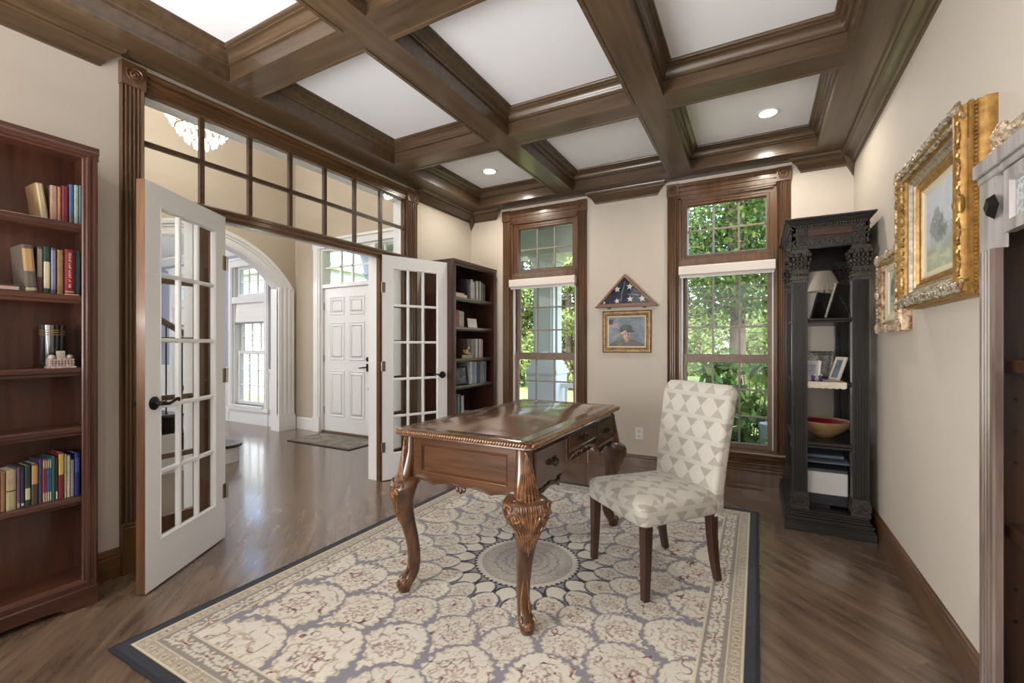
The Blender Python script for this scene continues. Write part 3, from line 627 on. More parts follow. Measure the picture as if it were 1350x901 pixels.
grid_mesh('pile', 480, 612, lambda u, v: np.stack([RX0+(RX1-RX0)*u, RY0+(RY1-RY0)*v, 0*u+.011], 1), rugcol, RUGM, rug)
mb = MB(); mb.loop(RX0-.004, RX1+.004, RY0-.004, RY1+.004, [(.006, .0005), (0, .003), (0, .008), (.006, .0115), (.02, .0108), (.02, .0005)], lambda s, t, h: (s, t, h)); mb.build('bound_edge', mat('rug_binding', (34, 38, 48), rough=.9), rug, smooth=True)
# ------------------------------------------------------------ desk
DWD = wood('desk', 'z'); DWX = wood('desk', 'x'); DWY = wood('desk', 'y')
BURL = mat('walnut_burl', (58, 36, 21), (112, 74, 43), rough=.26, coat=.5, scale=11, detail=8, lo=.32, hi=.7, bump=.06)
TOPM = mat('desk_top_veneer', (72, 44, 32), (112, 76, 58), rough=.2, coat=1, cior=2.1, scale=9, detail=7, lo=.3, hi=.75)
dk = thing('writing_desk', 'carved walnut writing desk with glossy top and curved cabriole legs on the rug', 'desk', (-1.175, 2.31, .012))
X0, X1, Y0, Y1 = -1.55, -.80, 1.63, 2.99
def crect(ins, z, c=.035):
    a, b, e, f = X0+ins, X1-ins, Y0+ins, Y1-ins; r = []
    for (qx, qy, sx, sy) in ((b, e, -1, 1), (b, f, -1, -1), (a, f, 1, -1), (a, e, 1, 1)):
        p = [(qx+sx*c, qy), (qx+sx*c*.3, qy+sy*c*.3), (qx, qy+sy*c)]
        if (sx, sy) in ((-1, -1), (1, 1)): p = p[::-1]
        r += [(x, y, z) for x, y in p]
    return r
MB().loft([crect(.035, .772), crect(.012, .774), crect(0, .780), crect(.002, .786), crect(.010, .789), crect(.012, .798), crect(.010, .803), crect(.018, .807), crect(.024, .81)]).build('desktop', [TOPM], dk, smooth=True)
MB().loop(X0+.03, X1-.03, Y0+.03, Y1-.03, [(0, .8102), (.002, .8112), (.05, .8112), (.052, .8102)], lambda s, t, h: (s, t, h)).build('banded_inlay', BURL, dk)
mb = MB(); r_ = random.Random(1)
for (xa, ya, xb, yb) in ((X0+.03, Y0+.005, X1-.03, Y0+.005), (X1-.005, Y0+.03, X1-.005, Y1-.03), (X1-.03, Y1-.008, X0+.03, Y1-.008), (X0+.008, Y1-.03, X0+.008, Y0+.03)):
    L_ = math.hypot(xb-xa, yb-ya); n = int(L_/.0135); an = math.atan2(yb-ya, xb-xa)
    for i in range(n+1):
        t = i/n; mb.ell((xa+(xb-xa)*t, ya+(yb-ya)*t, .7945), (.0062, .0075, .0105), Matrix.Rotation(an, 3, 'Z') @ Matrix.Rotation(.6, 3, 'Y'), 6, 4)
mb.build('rope_carved_edge', GOLDP if False else mat('carved_rope', (96, 66, 38), (156, 118, 76), rough=.35, scale=60), dk, smooth=True, kind='stuff')
bx0, bx1, by0, by1 = -1.52, -.83, 1.66, 2.96
mb = MB(); mb.box(bx0+.03, by0+.03, .60, bx1-.03, by1-.03, .772); mb.build('case', DWX, dk)
def endpanel(y, s, nm):       # faces s=-1 toward -Y
    P = lambda a, z, h: (a, y+s*h, z)
    mb = MB()
    pts = [(bx0+.035, .772), (bx0+.035, .575)]
    n = 40
    for i in range(n+1):
        t = i/n; x = bx0+.035+(bx1-bx0-.07)*t
        z = .553+.022*abs(math.cos(PI*t*2))**.8*(1 if .08 < t < .92 else .2)-.012*math.exp(-((t-.5)/.06)**2)-.014*math.exp(-((t-.06)/.04)**2)-.014*math.exp(-((t-.94)/.04)**2)
        pts.append((x, z))
    pts += [(bx1-.035, .772)]
    # frame with opening: four rails + shaped skirt
    xa, xb, za, zb = bx0+.105, bx1-.105, .60, .742
    sk = [(p, min(q, .60)) for p, q in pts if q < .7]
    mb.prism([(bx0+.035, .60)]+sk[1:]+[(bx1-.035, .60)], P, -.02, .006)
    mb.box(bx0+.035, y, .60, xa, y+s*.006, .772); mb.box(xb, y, .60, bx1-.035, y+s*.006, .772); mb.box(xa, y, zb, xb, y+s*.006, .772)
    mb.build('end_frame', DWX, dk)
    MB().loop(xa, xb, za, zb, [(0, .006), (.004, .009), (.008, .006), (.014, -.004), (.018, -.012)], P, back=False).build('panel_molding', DWX, dk)
    B(xa+.016, y-s*.02, za+.016, xb-.016, y-s*.010, zb-.016).build('burl_panel', BURL, dk)
    mb = MB(); mb.tube([P(bx0+.035+(bx1-bx0-.07)*i/n, pts[2+i][1]+.004, .008) for i in range(n+1)], .0045, 6)
    for k in (-1, 0, 1): mb.ell(P((bx0+bx1)/2+k*.018, .548+abs(k)*.006, .01), (.009, .008, .014), Matrix.Rotation(k*.5, 3, 'Y'))
    for xx in (bx0+.09, bx1-.09): mb.ell(P(xx, .556, .009), (.016, .008, .009))
    mb.build('carved_skirt_edge', DWX, dk, smooth=True)
endpanel(by0+.022, -1, ''); endpanel(by1-.022, 1, '')
def longside(xp, s):
    P = lambda a, z, h: (xp+s*h, a, z); n = 60; pts = []
    for i in range(n+1):
        t = i/n; y = by0+.04+(by1-by0-.08)*t
        if t < .30 or t > .70:
            k = t if t < .3 else 1-t; z = .566-.012*math.sin(k/.3*PI*2)**2+(.0 if k < .24 else (k-.24)/.06*.045)
        else:
            k = (t-.3)/.4; z = .611+.038*math.sin(k*PI)**.7-.010*math.exp(-((k-.5)/.07)**2)
        pts.append((y, z))
    MB().prism([(by0+.04, .775)]+pts+[(by1-.04, .775)], P, -.02, 0).build('long_apron', DWY, dk)
    mb = MB(); mb.tube([P(y, z+.003, .004) for y, z in pts], .0055, 6)
    rr = random.Random(5)
    for i in range(0, n, 1):
        y, z = pts[i]; mb.ell(P(y, z+.008+rr.random()*.008, .004), (.005, .011, .007), Matrix.Rotation(rr.uniform(-.9, .9), 3, 'X'), 6, 4)
    for i in range(14, 47, 4):
        y, z = pts[i]; mb.ell(P(y, z-.004, .006), (.007, .012, .010), None, 7, 4)
    mb.build('carved_skirt_edge', DWY, dk, smooth=True)
    for a, b, za in ((1.715, 2.075, .598), (2.105, 2.525, .668), (2.555, 2.91, .598)):
        d = MB().box(xp, a, za, xp+s*.014, b, .757).build('drawer_front' if s > 0 else 'panel_front', DWY, dk, bevel=.003)
        MB().loop(a, b, za, .757, [(0, .010), (.004, .018), (.010, .016), (.016, .0145)], P, back=False).build('cock_bead', DWY, d)
        if s > 0:
            yc, zc = (a+b)/2, (za+.757)/2+.006; mb = MB()
            for q in (-1, 1):
                for k in range(4): mb.ell(P(yc+q*.03+.009*math.cos(k*PI/2+.7), zc+.010*math.sin(k*PI/2+.7), .017), (.004, .010, .010), None, 7, 4)
                mb.tube([P(yc+q*.03, zc, .015), P(yc+q*.03, zc, .032)], .005, 6)
            mb.tube([P(yc-.03, zc, .03), P(yc-.026, zc-.013, .034), P(yc-.01, zc-.02, .036), P(yc, zc-.016, .036), P(yc+.01, zc-.02, .036), P(yc+.026, zc-.013, .034), P(yc+.03, zc, .03)], [.004, .0045, .005, .006, .005, .0045, .004], 6)
            mb.build('bail_pull', BRONZE, d, smooth=True)
longside(bx1-.008, 1); longside(bx0+.008, -1)
LEGM = mat('carved_walnut', (38, 23, 13), (98, 63, 37), rough=.3, coat=.4, scale=30, stretch=(1, 1, .35), bump=.35, detail=6, lo=.3, hi=.72)  # leg wood darkened, shade of the carved recesses put into the colour
CARV = mat('carved_walnut_relief', (70, 44, 26), (138, 94, 56), rough=.32, coat=.3, scale=40, detail=5)  # lighter copy of the leg wood, carving highlights put into the colour
for sx, sy in ((1, -1), (-1, -1), (1, 1), (-1, 1)):
    cxx = (bx1-.04) if sx > 0 else (bx0+.04); cyy = (by0+.04) if sy < 0 else (by1-.04)
    dg = Vector((sx*c45, sy*c45, 0)); tg = Vector((-sy*c45, sx*c45, 0))
    prof = [(.578, .004, .046, .070), (.562, .026, .058, .094), (.535, .038, .062, .103), (.505, .044, .058, .098), (.475, .046, .053, .080), (.445, .043, .048, .058), (.41, .038, .043, .046), (.35, .024, .037, .037), (.28, .006, .033, .032), (.21, -.006, .030, .029), (.15, -.010, .028, .027), (.11, -.004, .028, .027), (.08, .012, .032, .030), (.058, .030, .036, .033), (.036, .040, .032, .031), (.018, .040, .026, .026), (.0125, .038, .023, .023)]
    rings = []
    for z, o, a, b in prof:
        ring = []
        for i in range(16):
            t = 2*PI*i/16+PI/16; e = .72; ct, st = math.cos(t), math.sin(t)
            p = Vector((cxx, cyy, z))+dg*(o+a*math.copysign(abs(ct)**e, ct))+tg*(b*math.copysign(abs(st)**e, st)); ring.append(tuple(p))
        rings.append(ring)
    lg = MB().loft(rings).build('leg', LEGM, dk, smooth=True)
    mb = MB()
    def Q(z, o, t): return Vector((cxx, cyy, z))+dg*o+tg*t
    def prof_at(z):
        for (z1, o1, a1, b1), (z2, o2, a2, b2) in zip(prof, prof[1:]):
            if z2 <= z <= z1: k = (z-z2)/(z1-z2); return o2+(o1-o2)*k, a2+(a1-a2)*k, b2+(b1-b2)*k
        return prof[-1][1:]
    Mf = Matrix((dg, tg, Vector((0, 0, 1)))).transposed()
    def surf(z, t):
        o, a, b = prof_at(z); return o+a*max(0, 1-min(1, abs(t/b))**2.78)**.36
    for sI in range(-5, 6):        # acanthus strands fanning down the knee ridge
        sg = sI/5; ln = 15-5*abs(sg); pts = []; rad = []
        for i in range(12):
            k = i/11; z = .553-ln*.0145*k; b = prof_at(z)[2]; t = sg*b*.50*(1-.72*k**1.3)+.004*sg*math.sin(k*9)
            pts.append(Q(z, surf(z, t)+.0015, t)); rad.append(.0062*(1-.75*k)*(1.15 if sI % 2 == 0 else .8))
        mb.tube(pts, rad, 6)
        if abs(sI) > 1: mb.ell(pts[-1], (.006, .006, .009), Mf, 7, 4)
    for q in (-1, 1):             # C scrolls and leaf ribs on both shoulders
        for (zc, tc, r0_, turns) in ((.512, .066, .027, 3.2), (.545, .088, .014, 2.4)):
            pts = []
            for i in range(24):
                t = i/23*turns*PI; rr = r0_*(1-i/27); z = zc+rr*math.sin(t); tt = tc+rr*math.cos(t); pts.append(Q(z, surf(z, min(tt, prof_at(z)[2]*.97))+.002, q*tt))
            mb.tube(pts, [.0066*(1-i/40) for i in range(24)], 6)
        mb.ell(Q(.512, surf(.512, .066), q*.066), (.008, .008, .009), Mf, 8, 5)
        for j in range(5):
            pts = []
            for i in range(7): z = .548-.010*i-.006*j; tt = (.040+.011*j)*(1-.05*i); pts.append(Q(z, surf(z, tt)+.0005, q*tt))
            mb.tube(pts, [.002, .0045, .005, .005, .004, .003, .0015], 5)
        for j in range(4):
            pts = []
            for i in range(8): z = .475-.012*i-.010*j; b = prof_at(z)[2]; tt = b*(.92-.18*j)*(1-.02*i); pts.append(Q(z, surf(z, tt)+.001, q*tt))
            mb.tube(pts, [.002, .0045, .005, .005, .0045, .004, .003, .001], 5)
        # foot scroll
        o, a, b = prof_at(.06); pts = []
        for i in range(20):
            t = i/19*2.6*PI; rr = .019*(1-i/24); pts.append(Q(.066+rr*math.sin(t), .042+rr*math.cos(t), q*(b*.86)))
        mb.tube(pts, [.0045]*20, 6); mb.ell(Q(.066, .042, q*b*.8), (.010, .008, .010), Mf, 8, 5)
        mb.tube([Q(.09, .035, q*.016), Q(.13, .018, q*.017), Q(.18, .018, q*.013), Q(.23, .026, q*.006)], [.006, .006, .005, .002], 6)
    mb.ell(Q(.052, .068, 0), (.012, .022, .016), Mf, 10, 6)
    mb.build('knee_carving', CARV, lg, smooth=True)
    # carved corner post above the knee
    rings = []
    for z, o, a in ((.772, .008, .030), (.70, .010, .032), (.64, .020, .036), (.60, .030, .042), (.57, .034, .044), (.55, .026, .040), (.545, .012, .036)):
        rings.append([tuple(Vector((cxx, cyy, z))+dg*(o+a*math.cos(t)*.9)+tg*(a*1.25*math.sin(t))) for t in [2*PI*i/12 for i in range(12)]])
    cp = MB().loft(rings).build('corner_post', DWD, dk, smooth=True)
    mb = MB()
    for sI in range(-3, 4):
        pts = []; rad = []
        for i in range(12):
            k = i/11; z = .752-.196*k; oo = .036+.036*k**1.2; t = sI*.0165*(k**.8); oo -= 9*t*t
            pts.append(Q(z, oo+.004, t)); rad.append(.003+.0045*k if k < .9 else .004)
        mb.tube(pts, rad, 6)
    for q in (-1, 1):
        for j in range(7):
            z = .725-.024*j; w_ = .012+.0058*j; oo = .034+.034*((.752-z)/.196)**1.2
            mb.tube([Q(z, oo+.004, q*w_*.45), Q(z-.008, oo+.004-6*w_*w_, q*w_*.9), Q(z-.022, oo-9*w_*w_, q*w_*1.15)], [.004, .006, .002], 6)
        mb.ell(Q(.562, .050, q*.056), (.012, .012, .014), Mf, 8, 5); mb.ell(Q(.556, .064, q*.026), (.010, .011, .013), Mf, 8, 5)
    mb.ell(Q(.553, .070, 0), (.010, .012, .012), Mf, 8, 5); mb.ell(Q(.755, .036, 0), (.008, .010, .010), Mf, 8, 5)
    mb.build('acanthus_carving', CARV, cp, smooth=True)
# ------------------------------------------------------------ parsons chair
def fabric():
    m, t, b = nodes('woven_triangle_fabric'); N = t.nodes.new; L = t.links.new
    def M(op, a, b_=None, c=None):
        n = N('ShaderNodeMath'); n.operation = op
        for i, q in enumerate((a, b_, c)):
            if q is None: continue
            if isinstance(q, (int, float)): n.inputs[i].default_value = q
            else: L(q, n.inputs[i])
        return n.outputs[0]
    uv = N('ShaderNodeUVMap'); uv.uv_map = 'UVMap'; sp = N('ShaderNodeSeparateXYZ'); L(uv.outputs[0], sp.inputs[0]); x, y = sp.outputs[0], sp.outputs[1]
    ch = .118; cw = .118
    yr = M('DIVIDE', y, ch); row = M('FLOOR', yr); q = M('SUBTRACT', M('SUBTRACT', yr, row), .5)
    xo = M('MULTIPLY_ADD', row, .42, M('DIVIDE', x, cw)); p = M('SUBTRACT', M('SUBTRACT', xo, M('FLOOR', xo)), .5)
    ap, aq = M('ABSOLUTE', p), M('ABSOLUTE', q); band = M('LESS_THAN', aq, .40)
    tri = M('MULTIPLY', M('LESS_THAN', ap, M('MULTIPLY', aq, .86)), band)
    stv = M('MULTIPLY', M('GREATER_THAN', M('SINE', M('MULTIPLY', x, 900)), .2), M('SUBTRACT', 1, tri)); stv = M('MULTIPLY', stv, band)
    sth = M('MULTIPLY', M('GREATER_THAN', M('SINE', M('MULTIPLY', y, 1400)), 0), tri)
    def mixn(f, c1, c2):
        n = N('ShaderNodeMix'); n.data_type = 'RGBA'; L(f, n.inputs[0])
        for i, c_ in ((6, c1), (7, c2)):
            if isinstance(c_, tuple): n.inputs[i].default_value = c_
            else: L(c_, n.inputs[i])
        return n.outputs[2]
    c1 = mixn(band, lin((182, 178, 169)), lin((194, 190, 181))); c1 = mixn(stv, c1, lin((179, 174, 165)))
    hf = M('GREATER_THAN', q, 0); tc_ = mixn(hf, lin((163, 158, 149)), lin((156, 150, 142))); c1 = mixn(tri, c1, tc_)
    L(c1, b.inputs['Base Color']); b.inputs['Roughness'].default_value = .9; b.inputs['Specular IOR Level'].default_value = .2; b.inputs['Sheen Weight'].default_value = .2
    nz = N('ShaderNodeTexNoise'); nz.inputs['Scale'].default_value = 900; L(uv.outputs[0], nz.inputs[0]); bp = N('ShaderNodeBump'); bp.inputs['Strength'].default_value = .3; bp.inputs['Distance'].default_value = .001
    L(nz.outputs[0], bp.inputs['Height']); L(bp.outputs[0], b.inputs['Normal']); return m
FAB = fabric()
ch = thing('dining_chair', 'grey upholstered parsons chair with woven triangle fabric and dark legs beside the desk', 'chair', (-.487, 2.458, .012), R(139.5))
def uvloft(name, rings, uvf, parent, cap=True):
    mb = MB(); mb.loft(rings, cap=cap); o = mb.build(name, FAB, parent, smooth=True, local=True); me = o.data
    uvl = me.uv_layers.new(name='UVMap')
    for poly in me.polygons:
        for li in poly.loop_indices:
            c = me.vertices[me.loops[li].vertex_index].co; uvl.data[li].uv = uvf(c, poly.normal)
    return o
def rr_ring(w, d, r, n=6):         # rounded rectangle in plane
    out = []
    for (sx, sy, a0) in ((1, 1, 0), (-1, 1, 90), (-1, -1, 180), (1, -1, 270)):
        for i in range(n+1):
            a = R(a0+90*i/n); out.append((sx*(w-r)+r*math.cos(a), sy*(d-r)+r*math.sin(a)))
    return out
# seat: rings stacked in z, trapezoid plan
def seatring(z, ins, r=.03):
    out = []
    for x, y in rr_ring(.25-ins, .25-ins, r): 
        k = 1-.10*(0.25-y)/.5; out.append((x*k, y+.005, z))
    return out
sr = [(.345, .012), (.35, .004), (.37, .0), (.41, -.002), (.435, .0), (.448, .006), (.456, .018), (.463, .04), (.470, .08), (.474, .13), (.476, .19)]
uvloft('seat', [seatring(z, i, max(.01, .045-i*.2)) for z, i in sr], lambda c, n: ((c.x+.5, c.y+.8) if n.z > .45 else ((c.x+.5, c.z+.3) if abs(n.y) > abs(n.x) else (c.y+.5, c.z+.3))), ch)
# back: rings stacked upward along a gently curved, raked line
rings = []
for k in range(34):
    t = k/33; z = .335+t*.665; yb_ = -.232-.085*max(0, (z-.44)/.56)**1.25; hw = .222+.026*min(1, t*1.15); th = .040-.006*t
    if t > .93: q = (t-.93)/.07; hw -= .022*q*q; th -= .016*q*q; z -= .004*q
    rings.append([(x, y+yb_, z-.012*(abs(x)/.25)**3*(1 if t > .9 else 0)) for x, y in rr_ring(hw, th, .024*(.9 if t > .93 else 1))])
uvloft('backrest', rings, lambda c, n: ((c.x+.49, c.z+.015) if abs(n.y) > .5 or n.z > .6 else (c.y+.5, c.z+.015)), ch)
LG = wood('leg', 'z')
def cleg(x, y, dx, dy, zt):
    a, b = .024, .0165
    rings = [[(x+sx*a+dx*0, y+sy*a, zt) for sx, sy in ((1, 1), (-1, 1), (-1, -1), (1, -1))]]
    for t in (.35, .7, 1): s = a+(b-a)*t; rings.append([(x+dx*t*t+sx*s, y+dy*t*t+sy*s, zt*(1-t)) for sx, sy in ((1, 1), (-1, 1), (-1, -1), (1, -1))])
    MB().loft(rings).build('leg', LG, ch, bevel=.003, local=True)
cleg(.222, .215, .004, .008, .35); cleg(-.222, .215, -.004, .008, .35); cleg(.195, -.205, .002, -.040, .35); cleg(-.195, -.205, -.002, -.040, .35)
# ------------------------------------------------------------ etagere
DKZ, DKX, DKY = wood('dark', 'z'), wood('dark', 'x'), wood('dark', 'y')
DCV = mat('carved_ebonized', (20, 17, 15), (72, 62, 52), rough=.42, scale=70, bump=.8, detail=6, lo=.35, hi=.7)
et = thing('etagere', 'tall ebonized open display cabinet with fluted pillars and carved capitals in the corner', 'display cabinet', (.40, 3.92, 0))
ex0, ex1, ey0, ey1 = .16, .643, 3.465, 4.385
def steprect(mb, prof):
    for (i0, z0, z1) in prof: mb.box(ex0+i0, ey0+i0, z0, ex1-min(i0, .03), ey1-min(i0, .02), z1)
mb = MB(); steprect(mb, [(0, 0, .05), (.006, .05, .062), (.014, .062, .075), (.008, .075, .09), (.022, .09, .105), (.03, .105, .118), (.038, .118, .132)]); mb.build('plinth', DKX, et, bevel=.002)
mb = MB(); steprect(mb, [(.036, 1.99, 1.999), (.028, 1.999, 2.008), (.018, 2.008, 2.017), (.01, 2.017, 2.024), (0, 2.024, 2.037)]); mb.build('cornice', DKX, et, bevel=.002)
mb = MB(); px0, px1 = .203, .612
for i in range(26): x = px0+.015+(px1-px0-.03)*i/25; mb.box(x-.004, 3.49, 1.978, x+.004, 3.505, 1.992)
for i in range(44): y = 3.53+.80*i/43; mb.box(px0-.014, y-.004, 1.978, px0, y+.004, 1.992)
mb.build('dentil_row', DCV, et, kind='stuff')
# frieze boxes
mb = MB(); mb.box(px0, 3.505, 1.84, px1, 3.53, 1.99); mb.box(px0, 3.505, 1.86, px0+.02, 4.33, 1.99); mb.box(px1-.02, 3.505, 1.84, px1, 4.33, 1.99); mb.box(px0, 4.31, 1.80, px1, 4.33, 1.99); mb.box(px0, 3.505, 1.985, px1, 4.33, 1.992)
mb.build('frieze', DKX, et)
mb = MB(); mb.box(px0+.085, 3.499, 1.918, px1-.085, 3.506, 1.962); mb.build('frieze_panel', wood('case', 'x'), et, bevel=.002)
mb = MB(); r9 = random.Random(9)
for i in range(56): mb.ell((px0+.09+r9.random()*(px1-px0-.18), 3.503, 1.855+r9.random()*.04), (.011, .005, .006), Matrix.Rotation(r9.uniform(-1, 1), 3, 'Y'), 6, 4)
for xx in (px0+.003, px1-.083):
    for i in range(46): mb.ell((xx+r9.random()*.08, 3.502, 1.85+r9.random()*.125), (.009, .005, .006), Matrix.Rotation(r9.uniform(-1.4, 1.4), 3, 'Y'), 6, 4)
for i in range(120): mb.ell((px0-.001, 3.55+r9.random()*.74, 1.87+r9.random()*.10), (.005, .010, .007), Matrix.Rotation(r9.uniform(-1.4, 1.4), 3, 'X'), 6, 4)
mb.build('frieze_carving', DCV, et, smooth=True, kind='stuff')
# scalloped side pediment seen on the left
mb = MB(); pts = [(3.61, 1.86), (3.61, 1.70)]+[(3.61+.61*i/20, 1.70+.15*math.sin(PI*i/20)**.6) for i in range(1, 20)]+[(4.22, 1.70), (4.22, 1.86)]
mb.prism(pts, lambda p, q, r: (r, p, q), px0+.03, px0+.045); mb.build('arched_side_rail', DKY, et)
def col(xa, xb, ya, yb):
    mb = MB(); w = xb-xa; f = flute(w, .0, 5, .005); d = yb-ya
    # fluted square shaft: grooves on all four faces
    out = []
    n = 5; m = .008; st = (w-2*m)/n; g = .006
    def side(o, dx, dy, nx, ny):
        r = [(o[0], o[1])]
        for i in range(n):
            a = m+i*st+st*.18; b = m+(i+1)*st-st*.18
            for q, h in ((a, 0), (a+(b-a)*.2, g), (a+(b-a)*.8, g), (b, 0)): r.append((o[0]+dx*q-nx*h, o[1]+dy*q-ny*h))
        return r
    out += side((xa, ya), 1, 0, 0, -1); out += side((xb, ya), 0, 1, 1, 0); out += side((xb, yb), -1, 0, 0, 1); out += side((xa, yb), 0, -1, -1, 0)
    MB().prism(out, lambda p, q, r: (p, q, r), .24, 1.63).build('pillar', DKZ, et)
    mb = MB(); e = .008; mb.box(xa-e, ya-e, .132, xb+e, yb+e, .15); mb.box(xa-e+.003, ya-e+.003, .15, xb+e-.003, yb+e-.003, .215); mb.box(xa-.004, ya-.004, .215, xb+.004, yb+.004, .24)
    for fx, fy, ux, uy in (((xa+xb)/2, ya-e, 1, 0), (xa-e, (ya+yb)/2, 0, 1), (xb+e, (ya+yb)/2, 0, 1)):
        for i in range(26): a = r9.uniform(-.045, .045); mb.ell((fx+ux*a, fy+uy*a, .158+r9.random()*.05), (.006, .006, .007), None, 6, 4)
    mb.build('pedestal', DCV, et, smooth=True)
    mb = MB(); cx_, cy_ = (xa+xb)/2, (ya+yb)/2; hw = w/2
    for z0, z1, k in ((1.62, 1.632, .004), (1.632, 1.64, -.002), (1.64, 1.655, .006), (1.655, 1.69, .0), (1.69, 1.70, .007), (1.70, 1.80, -.002), (1.80, 1.812, .006), (1.812, 1.824, .012), (1.824, 1.84, .004)):
        mb.box(xa-k, ya-k, z0, xb+k, yb+k, z1)
    for rowz, n_, sz, out_ in ((1.672, 5, .012, .002), (1.718, 4, .017, .006), (1.745, 4, .018, .010), (1.775, 4, .019, .015), (1.80, 3, .017, .019)):
        for face in range(4):
            for i in range(n_):
                a = -hw+w*(i+.5)/n_ if n_ != 3 else (-hw, 0, hw)[i]
                ox, oy = ((a, -hw-out_), (hw+out_, a), (a, hw+out_), (-hw-out_, a))[face]
                mb.ell((cx_+ox, cy_+oy, rowz), (sz*.55, sz*.55, sz*.8), None, 7, 5)
    for sx in (-1, 1):
        for sy in (-1, 1):
            mb.ell((cx_+sx*(hw+.012), cy_+sy*(hw+.012), 1.80), (.014, .014, .016), None, 8, 5); mb.ell((cx_+sx*(hw+.006), cy_+sy*(hw+.006), 1.745), (.012, .012, .018), None, 7, 5)
    mb.build('capital', DCV, et, smooth=True)
for xa, xb in ((.203, .29), (.527, .612)):
    for ya, yb in ((3.515, 3.602), (4.225, 4.312)): col(xa, xb, ya, yb)
for z1, th in ((1.385, .028), (.967, .03), (.577, .045)):
    mb = MB(); mb.box(.212, 3.53, z1-th*.55, .604, 4.30, z1); mb.box(.225, 3.54, z1-th, .59, 4.29, z1-th*.55); mb.build('shelf', DKX, et, bevel=.004)
# things on the etagere
lp = thing('table_lamp', 'small lamp with pleated cream shade on the top shelf of the dark display cabinet', 'lamp', (.435, 4.03, 1.385))
mb = MB(); n = 48; rings = []
for z, r in ((1.605, .108), (1.68, .078), (1.752, .045), (1.752, .040), (1.68, .073), (1.605, .104)):
    rings.append([(.435+(r+(.0035 if i % 2 else 0)*r/.1)*math.cos(2*PI*i/n), 4.03+(r+(.0035 if i % 2 else 0)*r/.1)*math.sin(2*PI*i/n), z) for i in range(n)])
mb.loft(rings, cap=False); mb.build('pleated_shade', mat('pleated_silk', (214, 202, 186), rough=.85), lp)
MB().lathe([(.001, 1.385), (.05, 1.385), (.052, 1.393), (.02, 1.402), (.012, 1.43), (.03, 1.47), (.034, 1.50), (.02, 1.54), (.008, 1.56), (.007, 1.66), (.001, 1.66)], (.435, 4.03, 0), 20).build('lamp_base', mat('lamp_ceramic', (150, 138, 118), rough=.3), lp, smooth=True)
def photo_frame(label, loc, rz, w, h, tilt, fm, face, bw=.018, strut=True, back=None, ornate=False, group=None):
    t = thing('photo_frame', label, 'photo frame', loc, rz, group); T = Matrix.Rotation(tilt, 4, 'X')
    G = lambda s, q, hh: tuple(T @ Vector((s, -hh, q)))
    MB().loop(-w/2, w/2, 0, h, [(0, -.006), (0, .006), (bw*.4, .010), (bw, .006), (bw, -.006)], G).build('frame_border', fm, t, local=True)
    mb = MB(); mb.add([G(-w/2+bw*.8, bw*.8, .002), G(w/2-bw*.8, bw*.8, .002), G(w/2-bw*.8, h-bw*.8, .002), G(-w/2+bw*.8, h-bw*.8, .002), G(-w/2+bw*.8, bw*.8, -.001), G(w/2-bw*.8, bw*.8, -.001), G(w/2-bw*.8, h-bw*.8, -.001), G(-w/2+bw*.8, h-bw*.8, -.001)], [(0, 1, 2, 3), (7, 6, 5, 4), (0, 4, 5, 1), (1, 5, 6, 2), (2, 6, 7, 3), (3, 7, 4, 0)]); mb.build('picture', face, t, local=True)
    mb = MB(); mb.loft([[G(-w/2+.003, .003, -.006), G(w/2-.003, .003, -.006), G(w/2-.003, h-.003, -.006), G(-w/2+.003, h-.003, -.006)], [G(-w/2+.003, .003, -.009), G(w/2-.003, .003, -.009), G(w/2-.003, h-.003, -.009), G(-w/2+.003, h-.003, -.009)]]); mb.build('backing', back or BLK, t, local=True)
    if strut:
        a = Vector(G(0, h*.66, -.010)); b = Vector((a.x, a.y+h*.30, .003)); mb = MB(); wv = Vector((w*.12, 0, 0))
        mb.loft([[tuple(a-wv), tuple(a+wv), tuple(a+wv+Vector((0, .004, 0))), tuple(a-wv+Vector((0, .004, 0)))], [tuple(b-wv*1.3), tuple(b+wv*1.3), tuple(b+wv*1.3+Vector((0, .004, 0))), tuple(b-wv*1.3+Vector((0, .004, 0)))]]); mb.build('easel_strut', back or BLK, t, local=True)
    if ornate:
        mb = MB(); r2 = random.Random(int(w*1e4))
        for s0, s1, ax in ((-w/2, w/2, 0), (0, h, 1)):
            for e in (0, 1):
                n_ = int((s1-s0)/.011)
                for i in range(n_+1):
                    a = s0+(s1-s0)*i/n_; p, q = ((a, e*h+(bw/2 if not e else -bw/2)) if ax == 0 else ((-w/2+bw/2 if not e else w/2-bw/2), a))
                    mb.ell(G(p, q, .010), (.006, .004, .005), None, 6, 4)
        mb.build('frame_ornament', fm, t, smooth=True, local=True)
    return t
GREYP = mat('photo_print', (96, 92, 90), (190, 184, 178), rough=.3, scale=14); LILAC = mat('photo_print_lilac', (150, 150, 176), (214, 210, 214), rough=.3, scale=12)
DKP = mat('photo_print_dark', (30, 28, 28), (120, 112, 106), rough=.3, scale=16)
SLV = mat('silver_frame', (190, 188, 182), rough=.25, metal=.9); PEW = mat('pewter_carved', (54, 58, 54), (140, 142, 136), rough=.35, metal=.6, scale=80, bump=.5); CRM = mat('cream_frame', (214, 204, 190), rough=.5)
photo_frame('tall black-backed silver photo frame seen from behind on the top shelf, nearest the camera', (.437, 3.66, 1.386), R(-122), .17, .235, R(-16), SLV, GREYP, .014)
photo_frame('dark photo frame leaning just left of the taller black-backed one on the top shelf', (.365, 3.78, 1.386), R(-128), .14, .19, R(-16), BLK, GREYP, .014)
photo_frame('carved pewter photo frame, rearmost on the lace-covered shelf', (.375, 3.84, .970), R(-28), .17, .20, R(-15), PEW, GREYP, .032, ornate=True)
